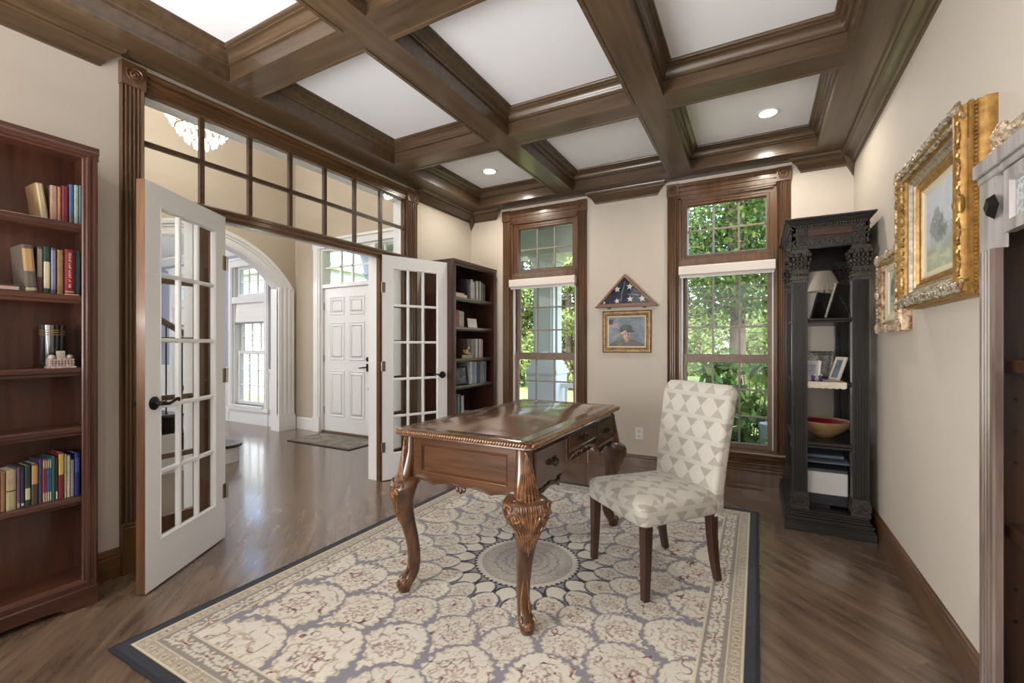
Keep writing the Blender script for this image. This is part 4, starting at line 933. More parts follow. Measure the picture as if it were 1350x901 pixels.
photo_frame('small white jewelled photo frame in front of the pewter frame', (.315, 3.66, .970), R(-26), .115, .135, R(-14), mat('white_jewelled', (222, 222, 218), rough=.25), LILAC, .026, ornate=True)
photo_frame('narrow cream photo frame at the right end of the lace-covered shelf', (.455, 3.72, .970), R(-70), .12, .165, R(-18), CRM, DKP, .02)
dl = thing('lace_doily', 'scalloped white lace doily draped over the middle shelf edge of the display cabinet', 'doily', (.385, 3.6, .967))
mb = MB(); mb.box(.285, 3.528, .9672, .50, 3.80, .9695)
pts = [(.285, .969), (.50, .969)]+[(.50-.215*i/28, .934-.008*abs(math.sin(PI*i/28*6))) for i in range(29)]
mb.prism(pts, lambda p, q, r: (p, r, q), 3.5255, 3.5285); mb.build('lace', mat('lace_cream', (212, 200, 180), (234, 226, 208), rough=.9, scale=130, bump=.6), dl)
mb = MB()
for i in range(24):
    for j in range(3): x = .292+.0088*i; mb.lathe([(.0025, 3.5245), (.0038, 3.5235), (.0025, 3.5228)], (x, 0, .960-.0095*j), 6, ax='y')
mb.build('crochet_loops', mat('lace_thread', (226, 214, 192), rough=.9), dl, kind='stuff')
for k, (x, y, lab) in enumerate(((.325, 3.565, 'left'), (.365, 3.575, 'right'))):
    t = thing('figurine', 'tiny violet glass figurine on the lace doily, the %s one of two' % lab, 'figurine', (x, y, .9695))
    MB().lathe([(.001, .9697), (.012, .9697), (.014, .975), (.007, .985), (.012, .998), (.009, 1.008), (.001, 1.012)], (x, y, 0), 12).build('body', mat('violet_glass', (66, 60, 110), rough=.15, coat=.5), t, smooth=True)
    MB().ell((x+.006, y-.004, 1.012), (.007, .006, .006)).build('head', mat('white_glass', (216, 214, 220), rough=.2), t, smooth=True)
bw = thing('wooden_bowl', 'wide turned wooden bowl with dark red inside on the lower shelf of the display cabinet', 'bowl', (.405, 3.76, .577))
prof = [(.001, .5772), (.045, .5772), (.052, .582), (.10, .612), (.135, .645), (.158, .676), (.163, .688), (.158, .692)]
MB().lathe(prof+[(.151, .684), (.128, .650), (.09, .616), (.04, .598), (.001, .596)], (.405, 3.76, 0), 40).build('bowl_shell', mat('turned_wood', (150, 118, 78), (180, 148, 104), rough=.35, scale=14, stretch=(1, 1, 4)), bw, smooth=True)
MB().lathe([(.146, .683), (.128, .655), (.09, .622), (.04, .604), (.001, .602), (.001, .6005), (.04, .602), (.09, .619), (.13, .652), (.149, .683), (.146, .683)], (.405, 3.76, 0), 40, cap=False).build('red_lining', mat('red_lacquer', (130, 22, 42), rough=.3, coat=.4), bw, smooth=True)
pr = thing('printer', 'white and dark grey desktop printer on the bottom of the display cabinet', 'printer', (.38, 3.85, .132))
GW = mat('printer_white', (206, 204, 202), rough=.4); GD = mat('printer_dark', (40, 42, 48), rough=.35); GM = mat('printer_blue_grey', (96, 106, 122), rough=.3)
B(.235, 3.62, .145, .52, 4.08, .215).build('base', GD, pr, bevel=.004); B(.235, 3.615, .215, .52, 4.08, .365).build('body', GW, pr, bevel=.006)
mb = MB(); mb.box(.30, 3.60, .132, .42, 3.64, .15); mb.box(.25, 3.7, .132, .51, 4.05, .146); mb.build('paper_tray', BLK, pr)
mb = MB(); mb.prism([(3.615, .365), (4.08, .365), (4.08, .43), (3.70, .415), (3.62, .385)], lambda p, q, r: (r, p, q), .235, .52); mb.build('output_deck', GD, pr, bevel=.003)
mb = MB(); mb.prism([(3.60, .425), (3.60, .436), (4.08, .475), (4.08, .43), (3.72, .42)], lambda p, q, r: (r, p, q), .225, .528); mb.build('scanner_unit', GM, pr, bevel=.003)
mb = MB(); mb.prism([(3.66, .448), (3.66, .470), (4.08, .497), (4.08, .478)], lambda p, q, r: (r, p, q), .228, .505); mb.build('document_lid', GM, pr, bevel=.004)
cd = thing('power_cord', 'thin black cord hanging behind the display cabinet shelves', 'cord', (.575, 4.20, .5))
MB().tube([(.505, 4.085, .30), (.53, 4.12, .33), (.545, 4.17, .42), (.56, 4.19, .6), (.552, 4.21, .8), (.56, 4.20, 1.0), (.555, 4.20, 1.2), (.545, 4.21, 1.33)], .003, 6).build('cable', BLK, cd, smooth=True)
# ------------------------------------------------------------ bookcases
def bookcase(name, label, xf, y0, y1, zt, opens, deep, dark=True, stile=.055):
    t = thing(name, label, 'bookcase', (xf, (y0+y1)/2, 0)); xb = -2.928; cz, cx_, cy_ = wood('case', 'z'), wood('case', 'x'), wood('case', 'y')
    MB().box(xb, y0, .07, xf-.012, y0+.02, zt-.03).build('side_panel', cz, t); MB().box(xb, y1-.02, .07, xf-.012, y1, zt-.03).build('side_panel', cz, t)
    B(xb, y0+.02, .07, xb+.008, y1-.02, zt-.03).build('back_panel', cz, t)
    # reeded stiles
    for a, b in ((y0, y0+stile), (y1-stile, y1)):
        pts = [(a, 0), (a, .010), (a+.006, .014), (a+.014, .014), (a+.017, .008), (a+.024, .008), (a+.028, .014), (a+.038, .014), (a+.042, .008), (a+stile-.004, .008), (a+stile, .004), (a+stile, 0)]
        if a > y0: pts = [(a+b-p, h) for p, h in pts][::-1]
        MB().prism(pts, lambda p, q, r: (xf-.014+q, p, r), .07, zt-.045).build('stile', cz, t)
    MB().prism([(0, zt-.06), (.010, zt-.06), (.014, zt-.052), (.010, zt-.046), (.012, zt-.036), (.022, zt-.028), (.018, zt-.018), (.020, zt-.008), (.020, zt), (0, zt)], lambda h, z, s: (xf-.014+h, s, z), y0-.003, y1+.003).build('cornice', cy_, t)
    B(xb, y0-.002, zt-.03, xf-.012, y1+.002, zt).build('top_panel', cy_, t)
    MB().prism([(0, .07), (.018, .07), (.018, .085), (.012, .09), (.012, .112), (.004, .13), (0, .132)], lambda h, z, s: (xf-.014+h, s, z), y0, y1).build('bottom_rail', cy_, t)
    pts = [(y0, .07), (y0, 0), (y0+.10, 0), (y0+.13, .025), (y0+.2, .03), (y1-.2, .03), (y1-.13, .025), (y1-.10, 0), (y1, 0), (y1, .07)]
    mb = MB(); mb.prism(pts, lambda p, q, r: (r, p, q), xf-.02, xf); mb.box(xb, y1-.02, 0, xf-.02, y1, .07); mb.box(xb, y0, 0, xf-.02, y0+.02, .07); mb.build('bracket_base', cy_, t)
    B(xb+.008, y0+.02, .10, xf-.014, y1-.02, .132).build('bottom_shelf', cy_, t)
    for z in opens:
        mb = MB(); mb.box(xb+.008, y0+.021, z-.024, xf-.034, y1-.021, z); mb.prism([(0, z-.038), (.008, z-.038), (.012, z-.026), (.018, z-.022), (.018, z-.004), (.014, z), (0, z)], lambda h, zz, s: (xf-.036+h, s, zz), y0+.021, y1-.021); mb.build('shelf', cy_, t)
    return t
bookcase('bookcase', 'tall red mahogany bookcase at the left edge, beside the french doors', -2.72, -.42, .925, 2.13, [1.767, 1.438, 1.105, .832, .51], .2)
bookcase('bookcase', 'tall narrow mahogany bookcase in the far corner behind the open door', -2.575, 3.545, 4.355, 2.05, [1.687, 1.391, 1.075, .805, .47], .35, stile=.04)
def book(label, y0, y1, z, h, xf, d, c, c2=None, lean=0, bands=(), group=None, flat=False, top=None, rough=.6):
    """upright book, spine facing +X; y0<y1"""
    c = tuple(int(v*.84) for v in c); bands = [(a_, b_, tuple(int(v*.86) for v in c_)) for a_, b_, c_ in bands]
    w = y1-y0; t = thing('book', label, 'book', (xf, y0 if lean >= 0 else y1, z), 0, group)
    if lean: t.rotation_euler = (R(lean), 0, 0)
    o = 0 if lean >= 0 else -w
    cm = mat('cover_%d_%d_%d' % tuple(c), c, tuple(max(0, int(v*.86)) for v in c), rough=rough, scale=30); g = .0006; e = .0022
    mb = MB(); mb.box(-d, o+g, 0, 0, o+g+e, h); mb.box(-d, o+w-g-e, 0, 0, o+w-g, h); mb.prism([(o+g, -.001), (o+g, 0), (o+g+(w-2*g)*.25, .0025), (o+g+(w-2*g)*.75, .0025), (o+w-g, 0), (o+w-g, -.001)], lambda p, q, r: (q, p, r), 0, h)
    mb.build('cover', cm, t, local=True)
    MB().box(-d+.003, o+g+e, .003, -.0012, o+w-g-e, h-.004).build('pages', PAGES, t, local=True)
    for k, (za, zb, bc) in enumerate(bands):
        MB().prism([(o+g+.0008, .0008), (o+g+(w-2*g)*.25, .0034), (o+g+(w-2*g)*.75, .0034), (o+w-g-.0008, .0008)], lambda p, q, r: (q, p, r), h*za, h*zb).build('spine_label' , mat('label_%d_%d_%d' % tuple(bc), bc, rough=.5), t, local=True)
    return t
xs_ = -2.79; A = 'books on the top shelf of the left bookcase'; z = 1.767
book('tan cloth book leaning left on the top shelf of the left bookcase', .752, .778, z, .160, xs_, .125, (150, 118, 80), lean=7, bands=((.02, .98, (176, 158, 124)),), group=A)
book('pale pink book beside the leaning tan book on the top shelf', .781, .806, z, .163, xs_, .125, (178, 138, 118), group=A)
book('thin orange-tan book between the pink and the crimson books', .806, .818, z, .163, xs_, .12, (176, 118, 68), group=A)
book('crimson book on the top shelf of the left bookcase', .819, .844, z, .172, xs_, .125, (122, 22, 44), group=A)
book('blue book right of the crimson one on the top shelf', .845, .861, z, .185, xs_, .128, (62, 98, 142), bands=((.02, .22, (74, 84, 60)),), group=A)
book('pale aqua book near the right end of the top shelf', .8615, .878, z, .188, xs_, .125, (168, 184, 176), group=A)
book('teal book at the right end of the top shelf', .8785, .8885, z, .190, xs_, .125, (98, 134, 138), group=A)
pf = thing('magazine', 'thin cream magazine lying flat along the top shelf of the left bookcase', 'magazine', (-2.80, .62, z)); MB().box(-2.9, .50, z+.0003, -2.765, .74, z+.006).build('magazine_pages', PAGES, pf)
z = 1.438; A = 'books on the second shelf of the left bookcase'
book('large grey-brown thick book leaning at the left of the second shelf row', .700, .737, z, .205, -2.775, .14, (96, 84, 72), lean=4, bands=((.45, .92, (168, 132, 86)), (.04, .1, (190, 170, 140))), group=A)
book('maroon patterned book with pale lettering beside the large grey-brown book', .738, .758, z, .208, xs_, .13, (104, 66, 56), bands=((.35, .95, (152, 142, 124)),), group=A)
book('green and cream spined book on the second shelf', .759, .782, z, .212, xs_, .13, (30, 66, 54), bands=((.12, .68, (206, 194, 158)),), group=A)
book('blue-grey book right of the green and cream one', .783, .802, z, .210, xs_, .13, (74, 76, 104), bands=((.1, .95, (116, 118, 146)),), group=A)
book('tan brown book left of the red book on the second shelf', .804, .826, z, .205, xs_, .13, (150, 116, 72), group=A)
rb = book('bright red book with white lettering down its spine on the second shelf', .829, .864, z+.007, .205, xs_, .13, (142, 26, 38), bands=((.03, .07, (190, 150, 120)),), group=A)
book('dark teal book at the right end of the second shelf', .866, .888, z, .212, xs_-.01, .12, (66, 84, 88), group=A)
ds = thing('coaster', 'small pale round coaster under the red book on the second shelf', 'coaster', (xs_-.06, .85, z)); MB().box(xs_-.10, .828, z+.0003, xs_+.006, .880, z+.0065).build('disc', mat('coaster_bone', (206, 184, 150), rough=.5), ds, bevel=.002)
bk = thing('book', 'dark book lying flat with pale lettering at the left of the second shelf', 'book', (-2.8, .62, z), group=A)
MB().box(-2.92, .50, z+.0003, -2.775, .698, z+.028).build('cover', mat('cover_flat', (62, 48, 44), rough=.5), bk); MB().box(-2.774, .52, z+.007, -2.7735, .68, z+.021).build('spine_label', mat('label_pink', (178, 148, 138)), bk)
INKW = mat('ink_white', (196, 184, 170), rough=.5); INKG = mat('ink_gold', (196, 150, 70), rough=.5)
mb = MB(); r5 = random.Random(2)
for zz0, zz1 in ((.075, .108), (.118, .142), (.150, .186)):          # vertical title, too small in the photo to read
    zz = zz0
    while zz < zz1:
        l = r5.uniform(.002, .005); mb.box(.0034, .013, zz, .0038, .013+r5.uniform(.005, .010), zz+l*.5); mb.box(.0034, .013, zz, .0038, .0155, zz+l); zz += l+.0016
mb.box(.0034, .013, .030, .0038, .021, .033); mb.box(.0034, .013, .036, .0038, .022, .039); mb.box(.0034, .014, .042, .0038, .020, .045)
mb.build('spine_lettering', INKW, rb, local=True)
MB().box(.0034, .012, .062, .0038, .015, .068).box(.0034, .015, .056, .0038, .020, .062).build('spine_ornament', INKG, rb, local=True)
# mug and building model
z = 1.105
mg = thing('tumbler', 'tall black glass tumbler with a gold crest on the middle shelf of the left bookcase', 'tumbler', (-2.85, .806, z))
MB().lathe([(.001, z+.0003), (.040, z+.0003), (.042, z+.006), (.043, z+.195), (.040, z+.195), (.039, z+.02), (.001, z+.018)], (-2.85, .806, 0), 28).build('glass_body', mat('black_glass', (14, 15, 17), rough=.12, coat=1), mg, smooth=True)
mb = MB()
for k in range(3): mb.lathe([(.0432, z+.150+k*.010), (.0440, z+.1515+k*.010), (.0432, z+.153+k*.010)], (-2.85, .806, 0), 28)
mb.build('gold_crest', GOLD, mg, smooth=True)
mo = thing('building_model', 'small pewter model of a domed building in front of the black tumbler', 'model', (-2.765, .812, z))
mb = MB(); xx = -2.785; mb.box(xx-.02, .765, z+.0003, xx+.035, .859, z+.008); mb.box(xx-.015, .770, z+.008, xx+.028, .854, z+.042)
for y in (.782, .842): mb.lathe([(.001, z+.042), (.013, z+.042), (.013, z+.05), (.010, z+.058), (.001, z+.062)], (xx+.008, y, 0), 14)
mb.box(xx-.012, .798, z+.042, xx+.024, .826, z+.050); mb.box(xx-.006, .800, z+.05, xx+.020, .824, z+.078)
for i in range(8): mb.box(xx+.028, .774+.0105*i, z+.012, xx+.031, .778+.0105*i, z+.038)
mb.build('model_body', mat('pewter_model', (128, 116, 108), (168, 156, 146), rough=.45, scale=80), mo, bevel=.001)
mb = MB()
for k in (0, 1): mb.box(xx+.0285, .771, z+.020+.010*k, xx+.0318, .853, z+.023+.010*k)
mb.build('red_stripe', mat('model_red', (128, 62, 60)), mo)
z = .51; A = 'books on the lower shelf of the left bookcase'
rowE = [(.606, .627, .165, (122, 100, 74), (), 'brown paperback at the far left of the lower shelf row'),
 (.628, .642, .165, (160, 112, 84), (), 'narrow copper-tan book beside the cream book on the lower shelf'),
 (.643, .673, .168, (196, 174, 134), ((.46, .49, (60, 50, 40)), (.06, .4, (178, 166, 122))), 'thick cream book with a black line across its spine'),
 (.675, .686, .174, (112, 84, 112), ((.02, .12, (176, 150, 150)),), 'mauve book right of the thick cream one'),
 (.6865, .698, .172, (58, 40, 60), ((.04, .1, (210, 206, 206)),), 'dark plum book with a small white label'),
 (.699, .7175, .176, (40, 62, 56), ((.16, .44, (190, 192, 150)),), 'dark green book with a cream lower label'),
 (.719, .7405, .180, (84, 70, 48), ((.5, .95, (190, 148, 90)),), 'olive brown book with a gold upper spine'),
 (.742, .7535, .195, (72, 62, 108), (), 'violet blue book left of the matching series'),
 (.754, .761, .193, (172, 82, 100), ((.02, .22, (214, 204, 150)), (.78, .96, (210, 200, 140))), 'first slim book of the matching series, pink'),
 (.7612, .7682, .193, (150, 50, 84), ((.02, .22, (214, 204, 150)), (.78, .96, (210, 200, 140))), 'second slim book of the matching series, magenta'),
 (.7684, .7754, .193, (70, 120, 168), ((.02, .22, (214, 204, 150)), (.78, .96, (210, 200, 140))), 'third slim book of the matching series, light blue'),
 (.7756, .7826, .193, (56, 106, 150), ((.02, .22, (214, 204, 150)), (.78, .96, (210, 200, 140))), 'fourth slim book of the matching series, mid blue'),
 (.783, .7955, .198, (46, 102, 92), (), 'green teal book right of the matching series'),
 (.796, .8035, .190, (54, 44, 44), ((.02, .2, (216, 222, 222)),), 'thin dark book with a white foot label'),
 (.805, .8255, .210, (128, 32, 36), ((.52, .97, (206, 168, 74)),), 'red book with a yellow upper spine, tallest of the lower shelf'),
 (.826, .8335, .20, (186, 176, 140), (), 'thin cream book right of the red and yellow one'),
 (.8345, .8465, .192, (202, 196, 178), (), 'off-white book near the right of the lower shelf'),
 (.847, .8595, .168, (150, 146, 140), (), 'short grey book left of the royal blue one'),
 (.861, .8795, .196, (30, 40, 128), ((.55, .9, (60, 76, 158)),), 'royal blue book at the right end of the lower shelf')]
for a, b, h, c, bands, lab in rowE: book(lab, a, b, z, h, -2.78, .125, c, bands=bands, group=A)
# far bookcase contents
xf = -2.612
def row(z, items, A, shelfname):
    for a, b, h, c, lab in items: book('%s on the %s of the far corner bookcase' % (lab, shelfname), a, b, z, h, xf, .2, c, group=A)
z = 1.687; A = 'books on the top shelf of the far bookcase'
book('large blue and olive picture book leaning on the far bookcase top shelf', 3.85, 3.872, z, .20, xf, .24, (70, 66, 84), lean=9, group=A)
mbk = thing('book', 'pink book lying on top of a cream one in the far corner bookcase', 'book', (-2.66, 3.70, z+.028), group=A); MB().box(-2.80, 3.62, z+.0285, -2.615, 3.79, z+.046).build('cover', mat('cover_pinkred', (150, 70, 78)), mbk); MB().box(-2.6148, 3.64, z+.032, -2.614, 3.77, z+.042).build('spine_label', INKW, mbk)
mbk = thing('book', 'cream book lying flat under the pink one in the far corner bookcase', 'book', (-2.66, 3.70, z), group=A); MB().box(-2.80, 3.61, z+.0003, -2.60, 3.81, z+.028).build('cover', mat('cover_cream2', (190, 168, 156)), mbk)
row(z, [(3.90, 3.938, .205, (206, 204, 200), 'tall white book'), (3.940, 3.968, .18, (210, 206, 190), 'ivory book'), (3.970, 3.998, .185, (110, 100, 92), 'taupe book'), (4.0, 4.04, .20, (216, 214, 206), 'thick white book'), (4.042, 4.06, .20, (60, 60, 66), 'thin charcoal book'), (4.062, 4.088, .205, (208, 208, 206), 'slim white book'), (4.09, 4.134, .195, (110, 118, 122), 'slate grey book'), (4.136, 4.178, .185, (86, 76, 70), 'brown-grey book')], A, 'top shelf')
z = 1.391; A = 'books on the second shelf of the far bookcase'
row(z, [(3.60, 3.642, .17, (176, 90, 92), 'rose red book'), (3.644, 3.69, .165, (186, 110, 108), 'salmon book'), (3.692, 3.733, .16, (206, 196, 184), 'white book'), (3.735, 3.773, .155, (196, 190, 176), 'pale grey book')], A, 'second shelf')
cdz = thing('card', 'small white card standing on the second shelf of the far corner bookcase', 'card', (-2.64, 3.98, z)); Mx = Matrix.Rotation(R(-8), 4, 'Y')
MB().box(-.004, -.085, .0012, 0, .085, .098, Matrix.Rotation(R(-8), 4, 'Y')).build('card_board', mat('card_white', (206, 196, 184)), cdz, local=True)
z = 1.075; A = 'books on the third shelf of the far bookcase'
row(z, [(3.83, 3.90, .195, (112, 88, 80), 'wide brown and white book'), (3.902, 3.98, .19, (150, 132, 118), 'tan grey book'), (3.984, 4.03, .20, (206, 204, 196), 'white jacketed book'), (4.032, 4.05, .20, (90, 84, 80), 'thin grey book'), (4.052, 4.09, .20, (206, 196, 188), 'cream jacketed book'), (4.092, 4.13, .195, (190, 150, 138), 'blush pink book')], A, 'third shelf')
fp = thing('flower_pot', 'small flower arrangement in a square pot on the third shelf of the far corner bookcase', 'flower arrangement', (-2.60, 3.76, z))
B(-2.60, 3.715, z+.0003, -2.55+.003, 3.835, z+.032).build('pot', mat('pot_stone', (150, 138, 118), rough=.6), fp, bevel=.002)
mb = MB(); r3 = random.Random(4)
for i in range(9):
    cx_, cy_, cz_ = -2.58+r3.uniform(-.015, .02), 3.775+r3.uniform(-.05, .05), z+.06+r3.uniform(-.01, .045)
    for k in range(6): a = k*PI/3+r3.random(); mb.ell((cx_+.004, cy_+.011*math.cos(a), cz_+.011*math.sin(a)), (.004, .008, .006), Matrix.Rotation(a, 3, 'X'), 6, 4)
mb.build('blossoms', mat('blossom_cream', (206, 190, 142), (170, 120, 84), rough=.7, scale=40), fp, smooth=True)
mb = MB()
for i in range(26): mb.ell((-2.58+r3.uniform(-.02, .016), 3.775+r3.uniform(-.062, .062), z+.034+r3.uniform(0, .085)), (.004, .012, .006), Matrix.Rotation(r3.uniform(-1.5, 1.5), 3, 'X'), 6, 4)
mb.build('leaves', mat('leaf_dark', (40, 56, 30), rough=.6), fp, smooth=True, kind='stuff')
z = .805; A = 'books on the fourth shelf of the far bookcase'
photo_frame('black framed dark photo standing on the fourth shelf of the far corner bookcase', (-2.64, 3.78, z+.001), R(78), .17, .19, R(-8), BLK, DKP, .02)
row(z, [(3.885, 3.925, .228, (206, 208, 212), 'tall white and blue book'), (3.927, 3.982, .226, (150, 150, 166), 'lavender grey book'), (3.984, 4.004, .226, (200, 200, 202), 'thin white book'), (4.006, 4.072, .226, (52, 68, 100), 'thick navy book'), (4.074, 4.116, .226, (160, 130, 118), 'dusty pink book'), (4.118, 4.16, .23, (130, 136, 120), 'sage book'), (4.162, 4.20, .226, (92, 112, 140), 'steel blue book')], A, 'fourth shelf')
z = .47; A = 'books on the fifth shelf of the far bookcase'
row(z, [(3.60, 3.64, .25, (200, 200, 202), 'white spined book'), (3.642, 3.662, .245, (50, 54, 66), 'thin dark book'), (3.664, 3.70, .245, (150, 156, 168), 'grey-blue book'), (3.702, 3.722, .24, (52, 56, 62), 'narrow black book'), (3.724, 3.77, .226, (206, 206, 206), 'broad white book')], A, 'fifth shelf')
mbk = thing('book', 'white book lying flat on the fifth shelf of the far corner bookcase', 'book', (-2.66, 3.88, z), group=A); MB().box(-2.80, 3.79, z+.0003, -2.60, 4.02, z+.035).build('cover', mat('cover_white2', (210, 206, 206)), mbk); MB().box(-2.797, 3.793, z+.003, -2.5985, 4.017, z+.031).build('pages', PAGES, mbk)
# ------------------------------------------------------------ pictures
def ellip(u, v, cx, cy, rx, ry): return (((u-cx)/rx)**2+((v-cy)/ry)**2 < 1).astype(float)
CAN = vcol('painted_canvas', rough=.45, noise=.06, bscale=120, spec=.4)
def big_picture():
    t = thing('framed_painting', 'large landscape painting in a deep gilt and silvered carved frame on the right wall', 'painting', (XR, 2.36, 1.38))
    y0, y1, z0, z1 = 1.985, 2.735, 1.375, 2.01
    prof = [(0, 0), (0, .03), (.004, .034), (.004, .046), (.010, .05), (.004, .056), (.004, .066), (.012, .070), (.014, .084), (.024, .096), (.036, .098), (.046, .088), (.054, .070), (.066, .056), (.078, .050), (.086, .052), (.090, .044), (.100, .042), (.104, .046), (.108, .036), (.122, .034), (.126, .024), (.126, 0)]
    MB().loop(y0, y1, z0, z1, prof, PR).build('gilt_frame', GOLD, t, smooth=True)
    MB().loop(y0+.124, y1-.124, z0+.124, z1-.124, [(0, .012), (0, .030), (.006, .032), (.012, .026), (.026, .022), (.028, .012)], PR).build('cream_liner', mat('liner_cream', (206, 196, 170), rough=.5, bump=.2), t)
    r = random.Random(8)
    def orn(nm, side, m, dens=1.0):
        mb = MB()
        a0, a1 = (y0, y1) if side in 'tb' else (z0, z1); n = int((a1-a0)/.022*dens)
        for i in range(n+1):
            a = a0+(a1-a0)*i/n
            for j in range(3):
                d = .016+.016*j+r.uniform(-.004, .004); h = (.094, .098, .082)[j]; aa = a+r.uniform(-.006, .006)
                s_, t_ = {'t': (aa, z1-d), 'b': (aa, z0+d), 'l': (y1-d, aa), 'r': (y0+d, aa)}[side]
                s_ = min(max(s_, y0+.008), y1-.008); t_ = min(max(t_, z0+.008), z1-.008)
                mb.ell(PR(s_, t_, h), (.009, .015 if side in 'tb' else .007, .007 if side in 'tb' else .015), Matrix.Rotation(r.uniform(-.9, .9), 3, 'X'), 7, 4)
            if i % 3 == 0:        # little scrolls
                s_, t_ = {'t': (a, z1-.026), 'b': (a, z0+.026), 'l': (y1-.026, a), 'r': (y0+.026, a)}[side]
                mb.tube([PR(s_+.014*(1-k/12)*math.cos(k*.9), t_+.014*(1-k/12)*math.sin(k*.9), .101) for k in range(9)], .0035, 5)
        mb.build(nm, m, t, smooth=True)
    orn('carved_top', 't', SILV); orn('carved_far_side', 'l', GOLDP); orn('carved_bottom', 'b', SILV)
    MB().loop(y0+.06, y1-.06, z0+.06, z1-.06, [(0, .045), (.002, .064), (.010, .064), (.018, .052), (.030, .050), (.032, .04)], PR).build('silver_fillet', mat('silver_leaf', (150, 140, 120), (206, 198, 180), rough=.35, metal=.6, scale=40), t)
    mb = MB()
    for i in range(44): mb.ell(PR(y0+.003, z0+.02+(z1-z0-.04)*i/43, .050), (.0052, .0048, .0058), None, 6, 4)
    for i in range(52): mb.ell(PR(y0+.02+(y1-y0-.04)*i/51, z0+.003, .050), (.0052, .0058, .0048), None, 6, 4)
    mb.build('bead_row', GOLD, t, smooth=True)
    mb = MB()
    for zc, k in ((z0+.035, .7), ((z0+z1)/2-.02, 1), (z1-.035, .7)):
        mb.ell(PR(y0+.014, zc, .086), (.013*k, .014*k, .034*k), None, 10, 6); mb.ell(PR(y0+.034, zc, .090), (.012*k, .014*k, .022*k), None, 8, 5)
    for k in range(5): zc = z0+.06+k*.105; mb.tube([PR(y0+.010+.006*math.sin(i*1.1), zc+i*.011, .092) for i in range(9)], .005, 6)
    mb.build('near_side_cartouche', GOLD, t, smooth=True)
    def cf(u, v):
        c = np.tile(np.array([196, 200, 206.]), (len(u), 1)); c -= ((1-v)*14)[:, None]
        n = vnoise(u*5, v*5, 1)*.6+vnoise(u*13, v*13, 2)*.4
        c = mixc(c, np.clip((n-.45)*2, 0, 1)*.5, (222, 222, 224))
        g = np.clip((.34+.06*np.sin(u*7)-v)*9, 0, 1); c = mixc(c, g*.85, (158, 166, 138)); c = mixc(c, g*np.clip((vnoise(u*9, v*22, 3)-.5)*3, 0, 1)*.7, (200, 198, 170))
        for cx, cy, rx, ry in ((.60, .52, .10, .15), (.70, .58, .12, .19), (.81, .50, .10, .14), (.52, .44, .07, .09), (.66, .40, .16, .10)):
            dd = 1-((u-cx)/rx)**2-((v-cy)/ry)**2+1.3*(vnoise(u*22, v*22, 5)-.5)+.7*(vnoise(u*50, v*50, 15)-.5); c = mixc(c, np.clip(dd*2.2, 0, 1)*.6, (104, 118, 112))
        c = mixc(c, np.clip((vnoise(u*6, v*6, 7)-.35)*3, 0, 1)*(v < .5)*(v > .22)*.35, (122, 134, 124)); return c+(vnoise(u*60, v*60, 8)-.5)[:, None]*12
    ya, yb, za, zb = y0+.148, y1-.148, z0+.148, z1-.148
    grid_mesh('canvas', 90, 80, lambda u, v: np.stack([XR-.022+0*u, ya+(yb-ya)*u, za+(zb-za)*v], 1), cf, CAN, t)
    B(XR-.018, y0+.10, z0+.10, XR-.002, y1-.10, z1-.10).build('stretcher', wood('flagcase', 'z'), t)
big_picture()
